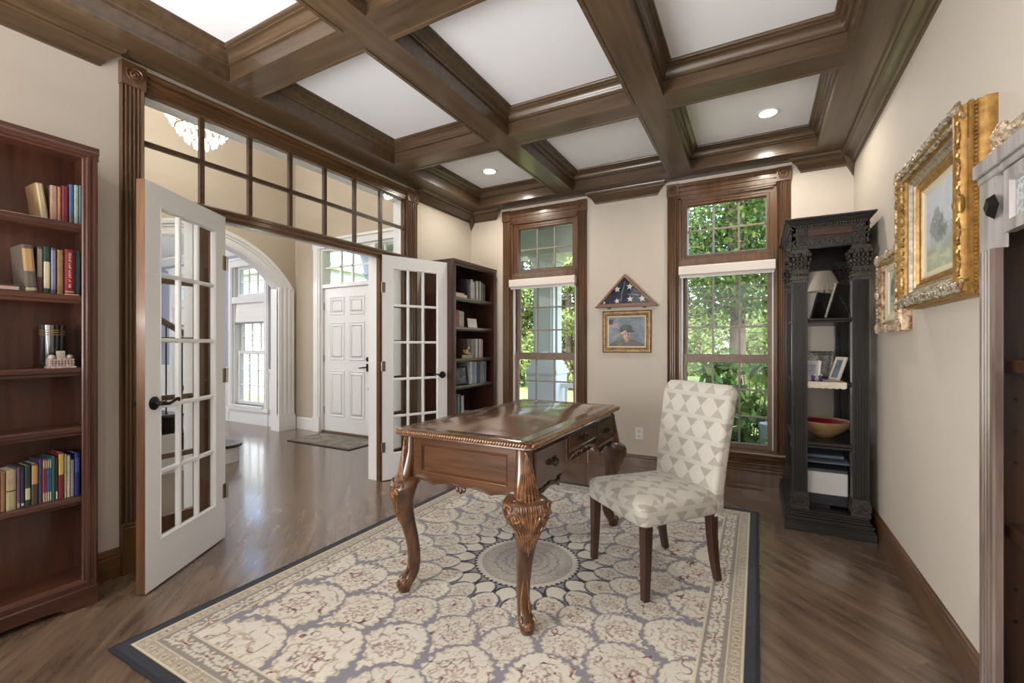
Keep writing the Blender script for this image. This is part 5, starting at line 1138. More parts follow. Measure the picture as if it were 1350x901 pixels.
def small_picture():
    t = thing('framed_picture', 'small arched landscape print in a worn copper-gilt ornate frame beside the large painting', 'painting', (XR, 3.1, 1.27))
    y0, y1, z0, z1 = 2.885, 3.345, 1.285, 1.715
    prof = [(0, 0), (0, .035), (.004, .05), (.014, .058), (.024, .056), (.032, .044), (.044, .036), (.050, .040), (.056, .030), (.062, .026), (.062, 0)]
    MB().loop(y0, y1, z0, z1, prof, PR).build('gilt_frame', PINKG, t, smooth=True)
    MB().loop(y0+.06, y1-.06, z0+.06, z1-.06, [(0, .006), (0, .026), (.006, .028), (.034, .020), (.036, .006)], PR).build('cream_liner', mat('liner_cream', (206, 196, 170)), t)
    r = random.Random(12); mb = MB()
    for side in 'tblr':
        a0, a1 = (y0, y1) if side in 'tb' else (z0, z1); n = 20
        for i in range(n+1):
            a = a0+(a1-a0)*i/n
            for d, h in ((.010, .054), (.022, .057)):
                s_, t_ = {'t': (a, z1-d), 'b': (a, z0+d), 'l': (y1-d, a), 'r': (y0+d, a)}[side]; mb.ell(PR(s_, t_, h), (.007, .010, .010), Matrix.Rotation(r.uniform(-1, 1), 3, 'X'), 6, 4)
    for s_ in (y0, y1):
        for t_ in (z0, z1): mb.ell(PR(s_+(.018 if s_ == y0 else -.018), t_+(.018 if t_ == z0 else -.018), .055), (.016, .032, .032), None, 10, 6)
    for s_, t_ in (((y0+y1)/2, z0+.012), ((y0+y1)/2, z1-.012), (y0+.012, (z0+z1)/2), (y1-.012, (z0+z1)/2)): mb.ell(PR(s_, t_, .055), (.014, .028, .026), None, 9, 6)
    mb.build('frame_carving', SILV if False else mat('pale_gilt_carving', (150, 120, 92), (222, 208, 184), rough=.4, metal=.35, scale=60, bump=.6), t, smooth=True)
    def cf(u, v):
        c = np.tile(np.array([196, 200, 188.]), (len(u), 1)); arch = ellip(u, v, .5, .55, .42, .42)+((v < .55)*(np.abs(u-.5) < .42)*(v > .06)) > 0
        c = mixc(c, arch*1., (150, 164, 154)); c = mixc(c, arch*ellip(u, v, .3, .5, .22, .3)*np.clip(vnoise(u*20, v*20)*2-.3, 0, 1), (60, 80, 66)); c = mixc(c, arch*ellip(u, v, .8, .62, .2, .2)*.7, (74, 96, 84))
        c = mixc(c, arch*(v < .28)*.7, (176, 178, 160)); c = mixc(c, arch*(np.abs(v-.3) < .015)*.8, (84, 88, 84)); return c
    grid_mesh('print', 60, 60, lambda u, v: np.stack([XR-.014+0*u, y0+.094+(y1-y0-.188)*u, z0+.094+(z1-z0-.188)*v], 1), cf, CAN, t)
    B(XR-.010, y0+.05, z0+.05, XR-.002, y1-.05, z1-.05).build('backing', BLK, t)
small_picture()
def third_picture():
    t = thing('framed_picture', 'silvered ornate picture frame partly hidden above the near right cabinet', 'painting', (XR, 1.5, 1.5))
    y0, y1, z0, z1 = 1.12, 1.83, 1.34, 1.835
    prof = [(0, 0), (0, .03), (.006, .05), (.02, .062), (.036, .052), (.056, .036), (.07, .042), (.078, .03), (.08, 0)]
    MB().loop(y0, y1, z0, z1, prof, PR).build('silver_frame', SILV, t, smooth=True)
    r = random.Random(3); mb = MB()
    for side in 'tl':
        a0, a1 = (y0, y1) if side in 'tb' else (z0, z1)
        for i in range(27):
            a = a0+(a1-a0)*i/26; d = r.uniform(.008, .05)
            s_, t_ = {'t': (a, z1-d), 'l': (y1-d, a)}[side]; mb.ell(PR(s_, t_, .056), (.010, .013, .011), Matrix.Rotation(r.uniform(-1, 1), 3, 'X'), 7, 4)
    for k in range(22): mb.ell(PR(y1-.006-r.random()*.055, z1-.002-r.random()*.075, .052+r.random()*.014), (.013, .014, .016), Matrix.Rotation(r.uniform(-1, 1), 3, 'X'), 7, 4)
    for q in range(2): mb.tube([PR(y1-.03+.024*(1-k/14)*math.cos(k*.8+q*2), z1-.03-.03*q+.024*(1-k/14)*math.sin(k*.8+q*2), .066) for k in range(12)], .006, 6)
    mb.build('corner_carving', mat('pale_gilt_carving', (150, 120, 92)), t, smooth=True)
    B(XR-.02, y0+.07, z0+.07, XR-.002, y1-.07, z1-.07).build('canvas', mat('dim_canvas', (120, 118, 104), (176, 172, 154), scale=5), t)
third_picture()
def soldier():
    t = thing('framed_painting', 'gold-framed painting of a saluting helmeted soldier hanging below the flag case', 'painting', (-1.12, YB, 1.13))
    x0, x1, z0, z1 = -1.362, -.886, 1.135, 1.545; F = mat('gilt_flat', (104, 80, 46), (146, 116, 72), rough=.4, metal=.45, scale=30)
    MB().loop(x0, x1, z0, z1, [(0, 0), (0, .018), (.006, .022), (.010, .018), (.022, .018), (.026, .026), (.032, .026), (.036, .018), (.05, .014), (.052, .006), (.052, 0)], PB).build('gilt_frame', F, t)
    MB().loop(x0+.050, x1-.050, z0+.050, z1-.050, [(0, .004), (0, .012), (.012, .010), (.012, .004)], PB).build('cream_liner', mat('liner_cream', (206, 196, 170)), t)
    def cf(u, v):
        c = np.tile(np.array([104, 116, 128.]), (len(u), 1)); n = vnoise(u*4, v*4, 1)*.55+vnoise(u*9, v*9, 2)*.3+vnoise(u*20, v*20, 3)*.15
        c = mixc(c, np.clip((n-.42)*3, 0, 1)*.6, (162, 168, 166)); c = mixc(c, np.clip((.4-n)*3, 0, 1)*.6, (64, 76, 88)); c = mixc(c, np.clip((.25-v)*4, 0, 1)*.5, (74, 78, 82))
        bd = ((v < .26-.9*(u-.5)**2) & (v < .22)).astype(float); c = mixc(c, bd, (84, 80, 72)); c = mixc(c, ellip(u, v, .5, .12, .34, .13), (88, 84, 74)); c = mixc(c, ellip(u, v, .30, .10, .06, .12)*.5, (122, 112, 96))
        c = mixc(c, ellip(u, v, .5, .22, .07, .09), (150, 116, 98)); c = mixc(c, ellip(u, v, .505, .37, .10, .155), (178, 144, 126)); c = mixc(c, ellip(u, v, .455, .37, .045, .12)*.5, (198, 166, 148)); c = mixc(c, ellip(u, v, .56, .35, .05, .13)*.6, (128, 100, 88))
        for ex in (.465, .545): c = mixc(c, ellip(u, v, ex, .40, .018, .012), (62, 48, 44)); c = mixc(c, ellip(u, v, ex, .43, .024, .008), (96, 74, 62))
        c = mixc(c, ellip(u, v, .505, .36, .012, .035)*.7, (206, 174, 154)); c = mixc(c, ellip(u, v, .505, .285, .030, .010), (132, 78, 72))
        c = mixc(c, ellip(u, v, .495, .60, .175, .135)*(v > .50), (62, 70, 60)); c = mixc(c, ellip(u, v, .51, .515, .215, .045), (54, 60, 52)); c = mixc(c, ellip(u, v, .46, .64, .09, .05)*.5, (98, 106, 92)); c = mixc(c, ellip(u, v, .66, .50, .05, .03), (40, 44, 40))
        arm = (np.abs((v-.30)-(u-.14)*.62) < .052*(1.2-(u-.1))) & (u > .14) & (u < .46); c = mixc(c, arm*1., (150, 138, 122)); hd = (np.abs((v-.315)-(u-.14)*.60) < .03) & (u > .34) & (u < .50); c = mixc(c, hd*1., (196, 168, 148))
        fl_ = ((u < .26) & (v > .68-.3*u) & (v < .84-.25*u)).astype(float); st = np.sin((v+.25*u)*150) > 0; c = mixc(c, fl_*st*.75, (150, 52, 56)); c = mixc(c, fl_*(~st)*.7, (206, 200, 196)); c = mixc(c, ((u < .12) & (v > .76) & (v < .92))*.85, (40, 48, 72))
        return c+(vnoise(u*70, v*70, 8)-.5)[:, None]*10
    grid_mesh('canvas', 110, 92, lambda u, v: np.stack([x0+.062+(x1-x0-.124)*u, YB-.007+0*u, z0+.062+(z1-z0-.124)*v], 1), cf, CAN, t)
    B(x0+.04, YB-.004, z0+.04, x1-.04, YB-.001, z1-.04).build('backing', BLK, t)
soldier()
def flagcase():
    t = thing('flag_case', 'triangular wooden display case holding a folded starred flag, on the back wall between the windows', 'flag case', (-1.125, YB, 1.6))
    xl, xr, zb, xa, za = -1.415, -.835, 1.592, -1.132, 1.898; FW = wood('flagcase', 'x')
    def inset(d):
        V = [Vector((xl, zb)), Vector((xr, zb)), Vector((xa, za))]; c = sum(V, Vector((0, 0)))/3; per = sum((V[i]-V[(i+1) % 3]).length for i in range(3)); area = abs((V[1]-V[0]).cross(V[2]-V[0]))/2; r = 2*area/per
        a, b, cc = (V[1]-V[2]).length, (V[0]-V[2]).length, (V[0]-V[1]).length; I = (V[0]*a+V[1]*b+V[2]*cc)/(a+b+cc)
        return [I+(p-I)*(1-d/r) for p in V]
    rings = []
    for d, h in ((0, 0), (0, .062), (.003, .066), (.018, .066), (.022, .062), (.022, 0)): rings.append([PB(p.x, p.y, h) for p in inset(d)])
    rings.append(rings[0]); MB().loft(rings, cap=False).build('case_frame', FW, t)
    MB().prism([(xl-.012, zb-.012), (xr+.012, zb-.012), (xr+.002, zb+.001), (xl-.002, zb+.001)], lambda p, q, r: (p, YB-r, q), 0, .075).build('base_rail', FW, t)
    a, b, c = inset(.021)
    MB().prism([tuple(a), tuple(b), tuple(c)], lambda p, q, r: (p, YB-r, q), .002, .004).build('back_board', FW, t)
    NV = mat('flag_navy', (38, 42, 66), (52, 56, 82), rough=.85, scale=300)
    # folded cloth with creases: lofted bands
    def cf_h(p, q): return .020+.016*abs(math.sin((p-.6*q)*34))+.006*math.sin(q*60)
    g = 26; vs = []; fs = []
    for j in range(g+1):
        l = a+(c-a)*(j/g); r_ = b+(c-b)*(j/g)
        for i in range(g+1): p = l+(r_-l)*(i/g); vs.append(PB(p.x, p.y, cf_h(p.x, p.y)))
    for j in range(g):
        for i in range(g): k = j*(g+1)+i; fs.append((k, k+1, k+g+2, k+g+1))
    MB().add(vs, fs).build('folded_flag', NV, t, smooth=True)
    ST = mat('flag_star_white', (214, 212, 206), rough=.8); mb = MB()
    for (x, zz, rr, an) in ((-1.205, 1.755, .034, .1), (-1.083, 1.775, .034, -.15), (-1.208, 1.64, .030, .2), (-1.080, 1.655, .034, 0), (-.965, 1.655, .036, .15), (-1.338, 1.628, .018, .1)):
        pts = []
        for k in range(10): rad = rr if k % 2 == 0 else rr*.42; al = PI/2+an+k*PI/5; pts.append((x+rad*math.cos(al), max(zz+rad*math.sin(al), zb+.024)))
        mb.prism(pts, lambda p, q, r: (p, YB-r, q), .0435, .0445)
    mb.build('star', ST, t)
    mb = MB(); 
    for k, (p0, p1) in enumerate((((-1.13, 1.83), (-1.165, 1.71)), ((-1.165, 1.71), (-1.175, 1.63)), ((-1.105, 1.70), (-1.0, 1.69)))): mb.tube([PB(p0[0], p0[1], .036), PB((p0[0]+p1[0])/2+.006, (p0[1]+p1[1])/2, .042), PB(p1[0], p1[1], .036)], .006, 6)
    mb.build('cloth_fold', mat('flag_fold_grey', (118, 118, 134), rough=.85), t, smooth=True)
    a2, b2, c2 = inset(.020); MB().prism([tuple(a2), tuple(b2), tuple(c2)], lambda p, q, r: (p, YB-r, q), .056, .058).build('glass_front', glass(), t)
    mb = MB()
    for x in (-1.296, -.953): mb.box(x-.012, YB-.04, zb-.026, x+.012, YB, zb-.012)
    mb.build('bracket', wood('dark', 'x'), t)
flagcase()
# ------------------------------------------------------------ near right cabinet
cb = thing('cabinet', 'dark open wood cabinet with fluted post at the right edge of the room', 'cabinet', (.55, .95, 0))
CBW = mat('cabinet_walnut', (34, 20, 12), (66, 42, 26), rough=.35, coat=.3, scale=24, stretch=(1, 1, .08), bump=.1); xf, xb_ = .452, .648; y0, y1 = .45, 1.425
GRW = mat('grey_sheen_wood', (120, 114, 112), (164, 158, 156), rough=.35, scale=24, stretch=(1, 1, .1), coat=.4)  # brown cabinet wood with the grey window reflection put into its colour
MB().box(xf+.006, y1-.022, 0, xb_, y1, 1.588).build('side_panel', CBW, cb); MB().box(xf+.006, y0, 0, xb_, y0+.022, 1.588).build('side_panel', CBW, cb)
B(xb_-.008, y0, 0, xb_, y1, 1.588).build('back_panel', CBW, cb); B(xf+.01, y0, 0, xb_, y1, .08).build('base', CBW, cb)
P = lambda s, t, h: (xf+.012-h, s, t)
for a, b in ((1.352, 1.425), (y0, y0+.07)):
    MB().prism([(a+p, q) for p, q in flute(b-a, .016, 3, .005)], lambda p, q, r: P(p, r, q), .12, 1.42).build('fluted_post', mat('post_walnut_sheen', (74, 58, 50), (112, 96, 88), rough=.3, coat=.5, scale=20, stretch=(1, 1, .1)), cb)  # post greyer than the case: window sheen painted into the colour
    MB().box(xf-.002, a, 1.42, xf+.02, b, 1.588).build('post_block', GRW, cb)
    MB().box(xf-.003, a, 0, xf+.02, b, .12).build('post_block', GRW, cb)
for z in (.35, .817, 1.178): MB().box(xf+.03, y0+.022, z-.03, xb_-.008, y1-.022, z).build('shelf', CBW, cb, bevel=.003)
MB().box(xf-.006, y0-.02, 1.575, xb_+.01, y1+.0, 1.590).box(xf-.014, y0-.03, 1.590, xb_+.012, y1+.004, 1.622).build('crown', GRW, cb, bevel=.002)
dr = MB().loop(.90, 1.318, 1.444, 1.573, [(0, -.006), (0, .012), (.024, .012), (.028, .004), (.028, -.006)], P).build('fretted_door', GRW, cb)
B(xf+.010, .925, 1.47, xf+.013, 1.292, 1.548).build('etched_glass', mat('etched_glass', (120, 126, 128), (176, 182, 182), rough=.25, scale=90, bump=.4), dr)
dr = MB().loop(.52, .895, 1.444, 1.573, [(0, -.006), (0, .012), (.024, .012), (.028, .004), (.028, -.006)], P).build('fretted_door', GRW, cb)
mb = MB(); mb.add([(xf-.004, 1.345, 1.535), (xf-.004, 1.366, 1.508), (xf-.004, 1.345, 1.480), (xf-.004, 1.324, 1.508), (xf-.018, 1.345, 1.525), (xf-.018, 1.358, 1.508), (xf-.018, 1.345, 1.490), (xf-.018, 1.332, 1.508)], [(0, 1, 2, 3), (4, 7, 6, 5), (0, 4, 5, 1), (1, 5, 6, 2), (2, 6, 7, 3), (3, 7, 4, 0)]); mb.build('diamond_knob', BLACKM, cb)
mb = MB()
for z in (.95, 1.02, 1.09, .6, .67): mb.lathe([(.001, y1-.0225), (.004, y1-.0225), (.004, y1-.024), (.001, y1-.024)], (.50, 0, z), 8, ax='y')
mb.build('shelf_pin_hole', BLK, cb, kind='stuff')
# ------------------------------------------------------------ outlet, switch, vent
ot = thing('wall_outlet', 'white electrical outlet low on the back wall between the windows', 'outlet', (-1.002, YB, .35))
B(-1.038, YB-.006, .295, -.966, YB-.0005, .408).build('cover_plate', WHITE, ot, bevel=.002)
mb = MB()
for zc in (.327, .375):
    mb.box(-1.018, YB-.0075, zc-.014, -.986, YB-.006, zc+.014)
mb.build('receptacle', mat('outlet_white', (214, 212, 208)), ot)
mb = MB()
for zc in (.327, .375): mb.box(-1.009, YB-.008, zc-.006, -1.006, YB-.0073, zc+.006); mb.box(-.998, YB-.008, zc-.006, -.995, YB-.0073, zc+.006)
mb.build('slot', BLK, ot)
vt = thing('floor_vent', 'brown slotted floor vent under the right window', 'floor vent', (-.09, 4.27, 0))
B(-.235, 4.235, .0003, .045, 4.315, .004).build('vent_plate', wood('trim', 'x'), vt)
mb = MB()
for k in range(22): x = -.222+k*.0117+(.012 if k > 10 else 0); mb.box(x, 4.25, .0041, x+.006, 4.30, .0047)
mb.build('slot', BLK, vt)
sw = thing('light_switch', 'white light switch on the blue dining room wall', 'light switch', (-6.24, YD, 1.1)); B(-6.28, YD-.008, 1.03, -6.21, YD-.0005, 1.15).build('switch_plate', WHITE, sw, bevel=.002); B(-6.25, YD-.012, 1.075, -6.24, YD-.008, 1.105).build('toggle', WHITE, sw)
# ------------------------------------------------------------ entry mat
em = thing('entry_rug', 'small grey patterned rug in front of the white front door', 'rug', (-4.65, 3.88, 0))
grid_mesh('pile', 110, 56, lambda u, v: np.stack([-5.2+1.1*u, 3.62+.55*v, .010+0*u], 1), lambda u, v: mixc(mixc(np.tile(np.array([112, 104, 92.]), (len(u), 1))+(vnoise(u*60, v*30)-.5)[:, None]*40, (vnoise(u*22, v*12, 3) > .58)*.6, (150, 140, 122)), (np.minimum(np.minimum(u, 1-u)*2, np.minimum(v, 1-v)) < .08)*.7, (84, 78, 72)), RUGM, em)
MB().loop(-5.204, -4.096, 3.616, 4.174, [(.006, .0005), (0, .004), (.006, .0105), (.02, .0095), (.02, .0005)], lambda s, t, h: (s, t, h)).build('bound_edge', mat('mat_binding', (52, 46, 44), rough=.9), em)
# ------------------------------------------------------------ staircase
st = thing('staircase', 'white staircase with dark treads, iron balusters and wooden handrail in the foyer', 'staircase', (-5.3, 2.0, 0))
SX0, SX1, YS, RUN, RISE = -5.80, -4.86, 2.80, .27, .185
for k in range(9):
    zt = RISE*(k+1); yf = YS-RUN*k
    B(SX0, yf-RUN, 0 if k == 0 else zt-RISE*1.0, SX1, yf, zt-.028).build('riser', WHITE, st)
    B(SX0, yf-RUN-.005, zt-.028, SX1+.03, yf+.028, zt).build('tread', mat('dark_tread', (44, 38, 34), rough=.3, coat=.3), st, bevel=.004)
MB().lathe([(.001, .0005), (.14, .0005), (.14, RISE-.028), (.001, RISE-.028)], (SX1, YS-.135, 0), 28).build('bullnose_riser', WHITE, st, smooth=True)
MB().lathe([(.001, RISE-.0279), (.165, RISE-.0279), (.17, RISE-.014), (.165, RISE+.0005), (.001, RISE+.0005)], (SX1, YS-.135, 0), 28).build('bullnose_tread', mat('dark_tread', (44, 38, 34)), st, smooth=True)
pts = [(YS, 0)]
for k in range(9): pts += [(YS-RUN*k, RISE*(k+1)-.03), (YS-RUN*(k+1), RISE*(k+1)-.03)]
MB().prism(pts+[(YS-RUN*9, 0)], lambda p, q, r: (r, p, q), SX1-.02, SX1).build('stringer', WHITE, st)
xr_ = SX1-.05
IR = mat('wrought_iron', (40, 40, 44), rough=.45, metal=.6)
for k in range(9):
    for j in (0, 1):
        if k == 0: continue
        y = YS-.09-RUN*k-j*.135; zb = RISE*(k+1); zh = zb+.83+(.09 if j else 0)
        mb = MB().tube([(xr_, y, zb), (xr_, y, zh)], .007, 6)
        if j: mb.ell((xr_, y, zb+.42), (.018, .018, .03))
        mb.lathe([(.001, zb), (.014, zb), (.010, zb+.014), (.001, zb+.014)], (xr_, y, 0), 8); mb.build('baluster', IR, st)
HR = wood('rail', 'y')
a = Vector((xr_, YS-.30, RISE+.84+.178)); b = Vector((xr_, YS-RUN*9, RISE*9+.90)); d = (b-a).normalized(); n_ = Vector((0, -d.z, d.y)) if d.y < 0 else Vector((0, d.z, -d.y))
hp = [(-.028, -.02), (-.03, .008), (-.018, .026), (.018, .026), (.03, .008), (.028, -.02)]
MB().loft([[tuple(p+Vector((q, 0, 0))+Vector((0, 0, 1))*h*1.15) for q, h in hp] for p in (a+Vector((0, .03, -.005)), a, b)]).build('handrail', HR, st)
MB().tube([(xr_, YS-.31, RISE*2), (xr_, YS-.31, RISE+1.01)], .014, 8).build('newel', IR, st)
# ------------------------------------------------------------ chandelier
cz0 = 3.02
cd_ = thing('chandelier', 'lit crystal basket chandelier seen through the transom glass', 'chandelier', (-4.6, 2.32, cz0))
CRY = mat('lit_crystal', (255, 250, 240), rough=.1, emit=1.6)
mb = MB()
for ring, (r, z, n) in enumerate(((.30, 3.42, 30), (.27, 3.34, 28), (.23, 3.27, 24), (.18, 3.20, 20), (.12, 3.13, 14), (.05, 3.08, 8))):
    for i in range(n): a = 2*PI*i/n; mb.ell((-4.6+r*math.cos(a), 2.32+r*math.sin(a), z), (.014, .014, .040), None, 6, 4)
mb.build('crystal_drops', CRY, cd_, kind='stuff')
mb = MB()
for r, z in ((.31, 3.47), (.20, 3.23)): mb.loft([[(-4.6+(r+.008*math.cos(b_))*math.cos(2*PI*i/24), 2.32+(r+.008*math.cos(b_))*math.sin(2*PI*i/24), z+.008*math.sin(b_)) for i in range(24)] for b_ in [2*PI*k/6 for k in range(7)]], cap=False)
mb.tube([(-4.6, 2.32, 3.1), (-4.6, 2.32, 5.19)], .008, 6)
for i in range(6): a = i*PI/3; mb.tube([(-4.6, 2.32, 3.75), (-4.6+.31*math.cos(a), 2.32+.31*math.sin(a), 3.47)], .005, 5)
mb.build('brass_hoop', GOLD, cd_, smooth=True)
light('chandelier_lamp', 'POINT', (-4.6, 2.32, 3.62), 60, (1, .95, .88), .12)
light('dining_point_fill', 'POINT', (-7.9, 2.2, 2.45), 40, (1, .97, .94), .12)  # unseen point fill, the dining room has no lamp fixture
# ------------------------------------------------------------ outdoors
LAWN = mat('lawn_grass', (98, 116, 60), (138, 152, 92), rough=.9, scale=2.2, bump=.3, bscale=90, detail=8)
GZ = -.42
struct('ground', B(-60, YB+.25, GZ-.2, 40, 70, GZ), LAWN)
PORCH = mat('porch_grey', (150, 148, 142), rough=.6); PC = mat('porch_ceiling_paint', (176, 186, 170), rough=.6); SID = mat('white_siding', (206, 206, 204), rough=.6)
struct('porch_floor', B(-6.35, YF+.17, GZ, -1.25, 6.35, -.14), PORCH)
pc = struct('porch_ceiling', B(-6.35, YF+.17, 2.86, -1.25, 6.5, 3.1), PC)
for k in range(10):
    x = -6.2+k*.5
    B(x, YF+.2, 2.852, x+.02, 6.2, 2.862).build('ceiling_batten', PC, pc)
B(-6.35, 5.85, 2.50, -1.25, 6.15, 2.86).build('porch_beam', SID, pc); B(-1.5, YF+.2, 2.50, -1.25, 6.15, 2.86).build('porch_beam', SID, pc)
def column(x, y, label):
    t = thing('porch_column', label, 'column', (x, y, -.14), group='porch columns')
    mb = MB(); w = .155
    for z0, z1, e in ((-.14, -.02, .10), (-.02, .04, .085), (.04, .80, .06), (.80, .84, .085), (.84, .87, .075), (.87, .92, .055), (.92, .97, .03), (.97, 1.0, .015), (2.30, 2.34, .02), (2.40, 2.46, .03), (2.46, 2.50, .06)): mb.box(x-w-e, y-w-e, z0, x+w+e, y+w+e, z1)
    mb.build('column_base', SID, t); B(x-w, y-w, 1.0, x+w, y+w, 2.46).build('shaft', SID, t)
    MB().loop(x-w+.03, x+w-.03, 1.06, 2.26, [(0, 0), (.006, .008), (.014, .008), (.018, 0)], lambda s, q, h: (s, y-w-h, q), back=False).build('shaft_panel', SID, t)
column(-2.68, 6.0, 'square white porch column outside the left window'); column(-6.0, 6.0, 'square white porch column outside the front door')
def railing(x0, x1, y, label):
    t = thing('porch_railing', label, 'railing', ((x0+x1)/2, y, -.14))
    B(x0, y-.03, .60, x1, y+.03, .66).build('top_rail', SID, t); B(x0, y-.02, -.06, x1, y+.02, -.02).build('bottom_rail', SID, t)
    n = int((x1-x0)/.125)
    for i in range(n): x = x0+(i+.5)*(x1-x0)/n; B(x-.016, y-.016, -.02, x+.016, y+.016, .60).build('baluster', SID, t)
railing(-2.46, -1.35, 6.0, 'white porch railing right of the column outside the left window'); railing(-5.78, -3.4, 6.0, 'white porch railing outside the front door'); # clapboard wing seen through the dining windows
wg = thing('clapboard_wing', 'white clapboard house wing outside the dining room windows', 'building', (-13.5, 9, GZ))
mb = MB()
for k in range(23):
    z = GZ+.1+k*.17; mb.prism([(0, z), (-.045, z), (-.012, z+.18), (0, z+.18)], lambda p, q, r: (r, 9.0+p, q), -20, -11.6)
mb.box(-20, 9.0, GZ, -11.6, 13, 3.6); mb.build('clapboards', SID, wg, kind='stuff')
for x in (): 
    f = B(x-.5, 8.94, .35, x+.5, 8.99, 1.7).build('wing_window', SID, wg); B(x-.42, 8.935, .43, x+.42, 8.939, 1.62).build('pane', mat('far_glass', (90, 112, 104), rough=.1), f)
B(-20.3, 8.7, 3.55, -11.4, 13.3, 3.75).build('eaves', SID, wg)
# far house right
hs = thing('house', 'grey gabled neighbour house far beyond the lawn behind the trees', 'building', (-5.2, 34, GZ)); HW = mat('far_house_wall', (176, 150, 136), rough=.8)
MB().prism([(-9.5, GZ), (-3.0, GZ), (-3.0, 3.2), (-6.2, 5.6), (-9.5, 3.2)], lambda p, q, r: (p, r, q), 34, 38).build('wall', HW, hs); 
MB().prism([(-9.9, 3.0), (-6.2, 5.75), (-2.6, 3.0), (-2.6, 3.25), (-6.2, 6.0), (-9.9, 3.25)], lambda p, q, r: (p, r, q), 33.7, 38.3).build('roof', mat('far_roof', (120, 118, 122), rough=.8), hs)
for x in (-8.2, -6.4, -4.6):
    f = B(x-.45, 33.93, .4, x+.45, 33.98, 2.0).build('window', SID, hs); B(x-.38, 33.92, .47, x+.38, 33.929, 1.93).build('pane', mat('far_glass', (90, 112, 104), rough=.1), f)
# foliage
LEAF = vcol('leaf', rough=.55, translucent=.45, spec=.3)
def leafmesh(name, pts, size, base, var, parent, aspect=.55, droop=0, seed=0):
    """one small folded leaf per point; base srgb colour"""
    g = np.random.default_rng(seed); n = len(pts)
    d = g.normal(size=(n, 3)); d[:, 2] -= droop; d /= np.linalg.norm(d, axis=1)[:, None]
    q = g.normal(size=(n, 3)); s = np.cross(d, q); s /= np.linalg.norm(s, axis=1)[:, None]; nn = np.cross(d, s)
    sz = size*g.uniform(.6, 1.3, n)[:, None]
    a = pts; b = pts+d*sz*.5+s*sz*aspect*.5+nn*sz*.08; c = pts+d*sz; e = pts+d*sz*.5-s*sz*aspect*.5+nn*sz*.08
    v = np.stack([a, b, c, e], 1).reshape(-1, 3)
    idx = np.arange(n)[:, None]*4; f = np.concatenate([idx+[0, 1, 2], idx+[0, 2, 3]], 0)
    me = bpy.data.meshes.new(name); me.vertices.add(len(v)); o = np.array(ORG.get(parent, (0, 0, 0))); me.vertices.foreach_set('co', (v-o).astype(np.float32).ravel())
    me.loops.add(f.size); me.loops.foreach_set('vertex_index', f.astype(np.int32).ravel()); me.polygons.add(len(f)); me.polygons.foreach_set('loop_start', (np.arange(len(f))*3).astype(np.int32)); me.update(calc_edges=True)
    col = np.array(base, float)[None]*(1+g.uniform(-var, var, (n, 1)))+g.uniform(-10, 10, (n, 1))*np.array([1.6, .6, 0]); col = np.clip(col/255, 0, 1)**2.2
    cc = np.ones((n*4, 4), np.float32); cc[:, :3] = np.repeat(col, 4, 0); ca = me.color_attributes.new('Col', 'FLOAT_COLOR', 'POINT'); ca.data.foreach_set('color', cc.ravel())
    me.materials.append(LEAF); ob = bpy.data.objects.new(name, me); COL.objects.link(ob); ob.parent = parent; ob['kind'] = 'stuff'; ORG[ob] = ORG[parent]; return ob
def clumps(cs, n, seed, shell=.55):
    g = np.random.default_rng(seed); w = np.array([c[3]**2 for c in cs]); k = g.choice(len(cs), n, p=w/w.sum()); C_ = np.array(cs)[k]
    d = g.normal(size=(n, 3)); d /= np.linalg.norm(d, axis=1)[:, None]; r = C_[:, 3]*(shell+(1-shell)*g.random(n)); return C_[:, :3]+d*r[:, None]*np.array([1, 1, .72])
BARK = mat('bark', (70, 58, 46), (98, 84, 68), rough=.9, scale=12, bump=.5)
def tree(label, x, y, h, r, z0, n, base, seed, size=.13, nc=16, group='trees beyond the lawn', var=.35, name='tree', cat='tree'):
    t = thing(name, label, cat, (x, y, GZ), group=group); g = random.Random(seed)
    mb = MB(); top = Vector((x, y, h*.8)); mb.tube([(x, y, GZ-.05), (x+.05, y, z0), (x-.05, y+.1, h*.55), tuple(top)], [r*.07, r*.055, r*.04, r*.01], 8); mb.build('trunk', BARK, t, smooth=True)
    cs = []
    for i in range(nc):
        a = g.uniform(0, 2*PI); rr = r*math.sqrt(g.random())*.75; z = g.uniform(z0, h-r*.25); k = 1-.45*abs((z-(z0+h)/2)/((h-z0)/2)); cs.append((x+rr*k*math.cos(a), y+rr*k*math.sin(a), z, r*g.uniform(.28, .46)))
    mb = MB()
    for c in cs[:9]: mb.tube([(x, y, min(c[2]-.2, h*.5) if c[2] > z0+.4 else z0-.1), ((x+c[0])/2, (y+c[1])/2, c[2]-.15), (c[0], c[1], c[2])], [r*.03, r*.02, r*.008], 5)
    mb.build('branches', BARK, t, smooth=True)
    leafmesh('foliage', clumps(cs, n, seed), size, base, var, t, seed=seed)
    return t
L1, L2, L3 = (98, 116, 62), (76, 96, 52), (130, 144, 88)
# seen in the left window
tree('broad bright green tree filling the right of the left window', -6.1, 15.5, 7.5, 2.6, -.1, 15000, L3, 11, .17, 26)
tree('mid green leafy tree seen left of the porch column', -8.6, 16.5, 8.0, 2.8, -.1, 15000, L1, 12, .17, 26)
tree('dark green leafy tree at the far left beyond the lawn', -11.8, 17.5, 8.0, 2.9, .0, 11000, L2, 13, .19, 24)
tree('pale green tree behind the porch railing', -3.6, 18.5, 7.5, 2.8, .2, 9000, L3, 14, .19, 24)
tree('deep green tree far behind the porch column', -7.4, 22, 9.5, 3.6, .2, 9000, L2, 15, .24, 26)
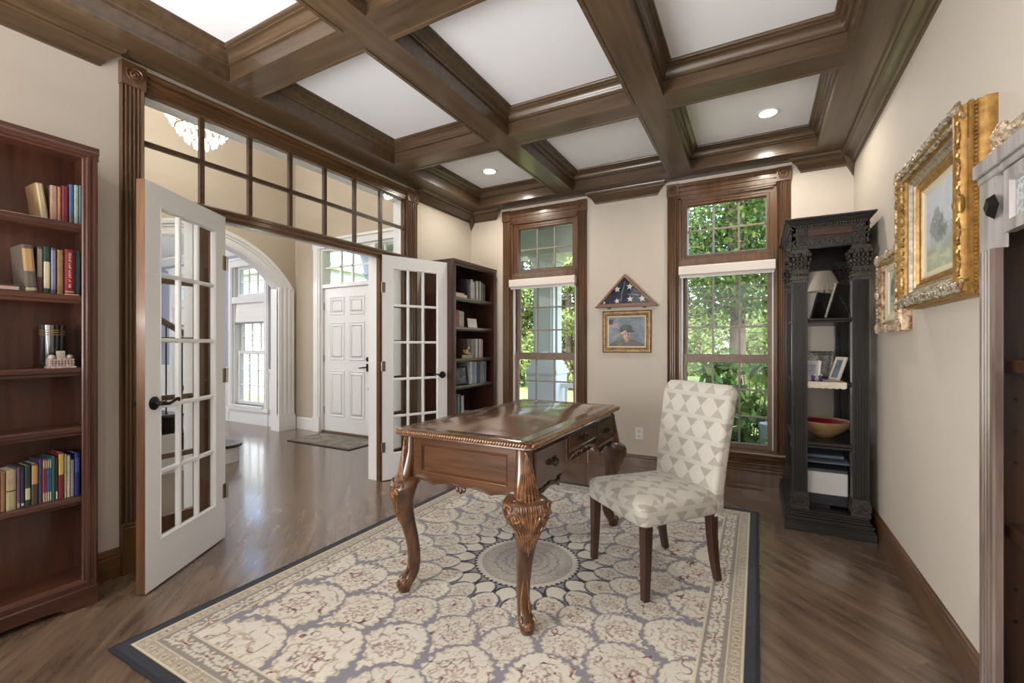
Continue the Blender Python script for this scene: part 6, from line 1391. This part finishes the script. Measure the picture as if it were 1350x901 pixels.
# seen in the right window
tree('near maple tree with dark leaves spreading across the right window', -.35, 9.2, 5.6, 2.3, 2.05, 24000, (74, 94, 46), 21, .095, 30, group='trees outside the right window')
tree('bright green bush tree low in the middle of the right window', .55, 12.5, 2.3, 1.7, .0, 9000, L3, 22, .12, 18, group='trees outside the right window')
tree('yellow-green tree behind the maple', -.6, 17.5, 8.0, 3.0, 1.6, 9000, (126, 138, 78), 23, .19, 24, group='trees outside the right window')
tree('tall dark tree at the right of the right window', 2.0, 16, 8.5, 3.0, .3, 9000, L2, 24, .19, 24, group='trees outside the right window')
tree('light green hedge tree by the far house', -2.9, 26, 3.6, 2.4, -.2, 6000, L3, 25, .2, 18, group='trees outside the right window')
# broad-leaved shrubs right under the window
def shrub(label, x, y, r, h, n, base, seed, size):
    t = thing('shrub', label, 'shrub', (x, y, GZ), group='broad-leaved shrubs under the right window'); g = random.Random(seed)
    mb = MB()
    for i in range(14):
        a = g.uniform(0, 2*PI); rr = r*g.uniform(.3, .9); mb.tube([(x, y, GZ-.03), (x+rr*.4*math.cos(a), y+rr*.4*math.sin(a), (GZ+h)/2), (x+rr*math.cos(a), y+rr*math.sin(a), h-.1*g.random())], [.008, .006, .003], 5)
    mb.build('stems', mat('green_stem', (86, 104, 50), rough=.7), t, smooth=True)
    cs = [(x+r*g.uniform(-.7, .7), y+r*g.uniform(-.7, .7), g.uniform(GZ+.2, h-.12), r*.4) for i in range(16)]
    leafmesh('leaves', clumps(cs, n, seed, .2), size, base, .35, t, .62, .3, seed)
shrub('leafy shrub with big bright leaves just outside the right window', -.05, 5.35, .55, 1.12, 1100, (104, 128, 66), 31, .13)
shrub('darker big-leaved shrub left of the planter outside the right window', -.55, 5.75, .45, .62, 800, (74, 98, 52), 32, .12)
shrub('tall leafy shrub at the right edge outside the right window', .55, 5.6, .5, 1.2, 800, (88, 112, 54), 33, .12)
pl = thing('planter', 'pale blue-grey tapered planter outside the right window', 'planter', (.12, 5.0, GZ))
MB().lathe([(.001, GZ), (.07, GZ), (.10, .40), (.11, .42), (.11, .45), (.095, .45), (.09, .38), (.001, .38)], (.12, 5.0, 0), 24).build('pot', mat('glazed_pot', (140, 150, 152), rough=.3), pl, smooth=True)
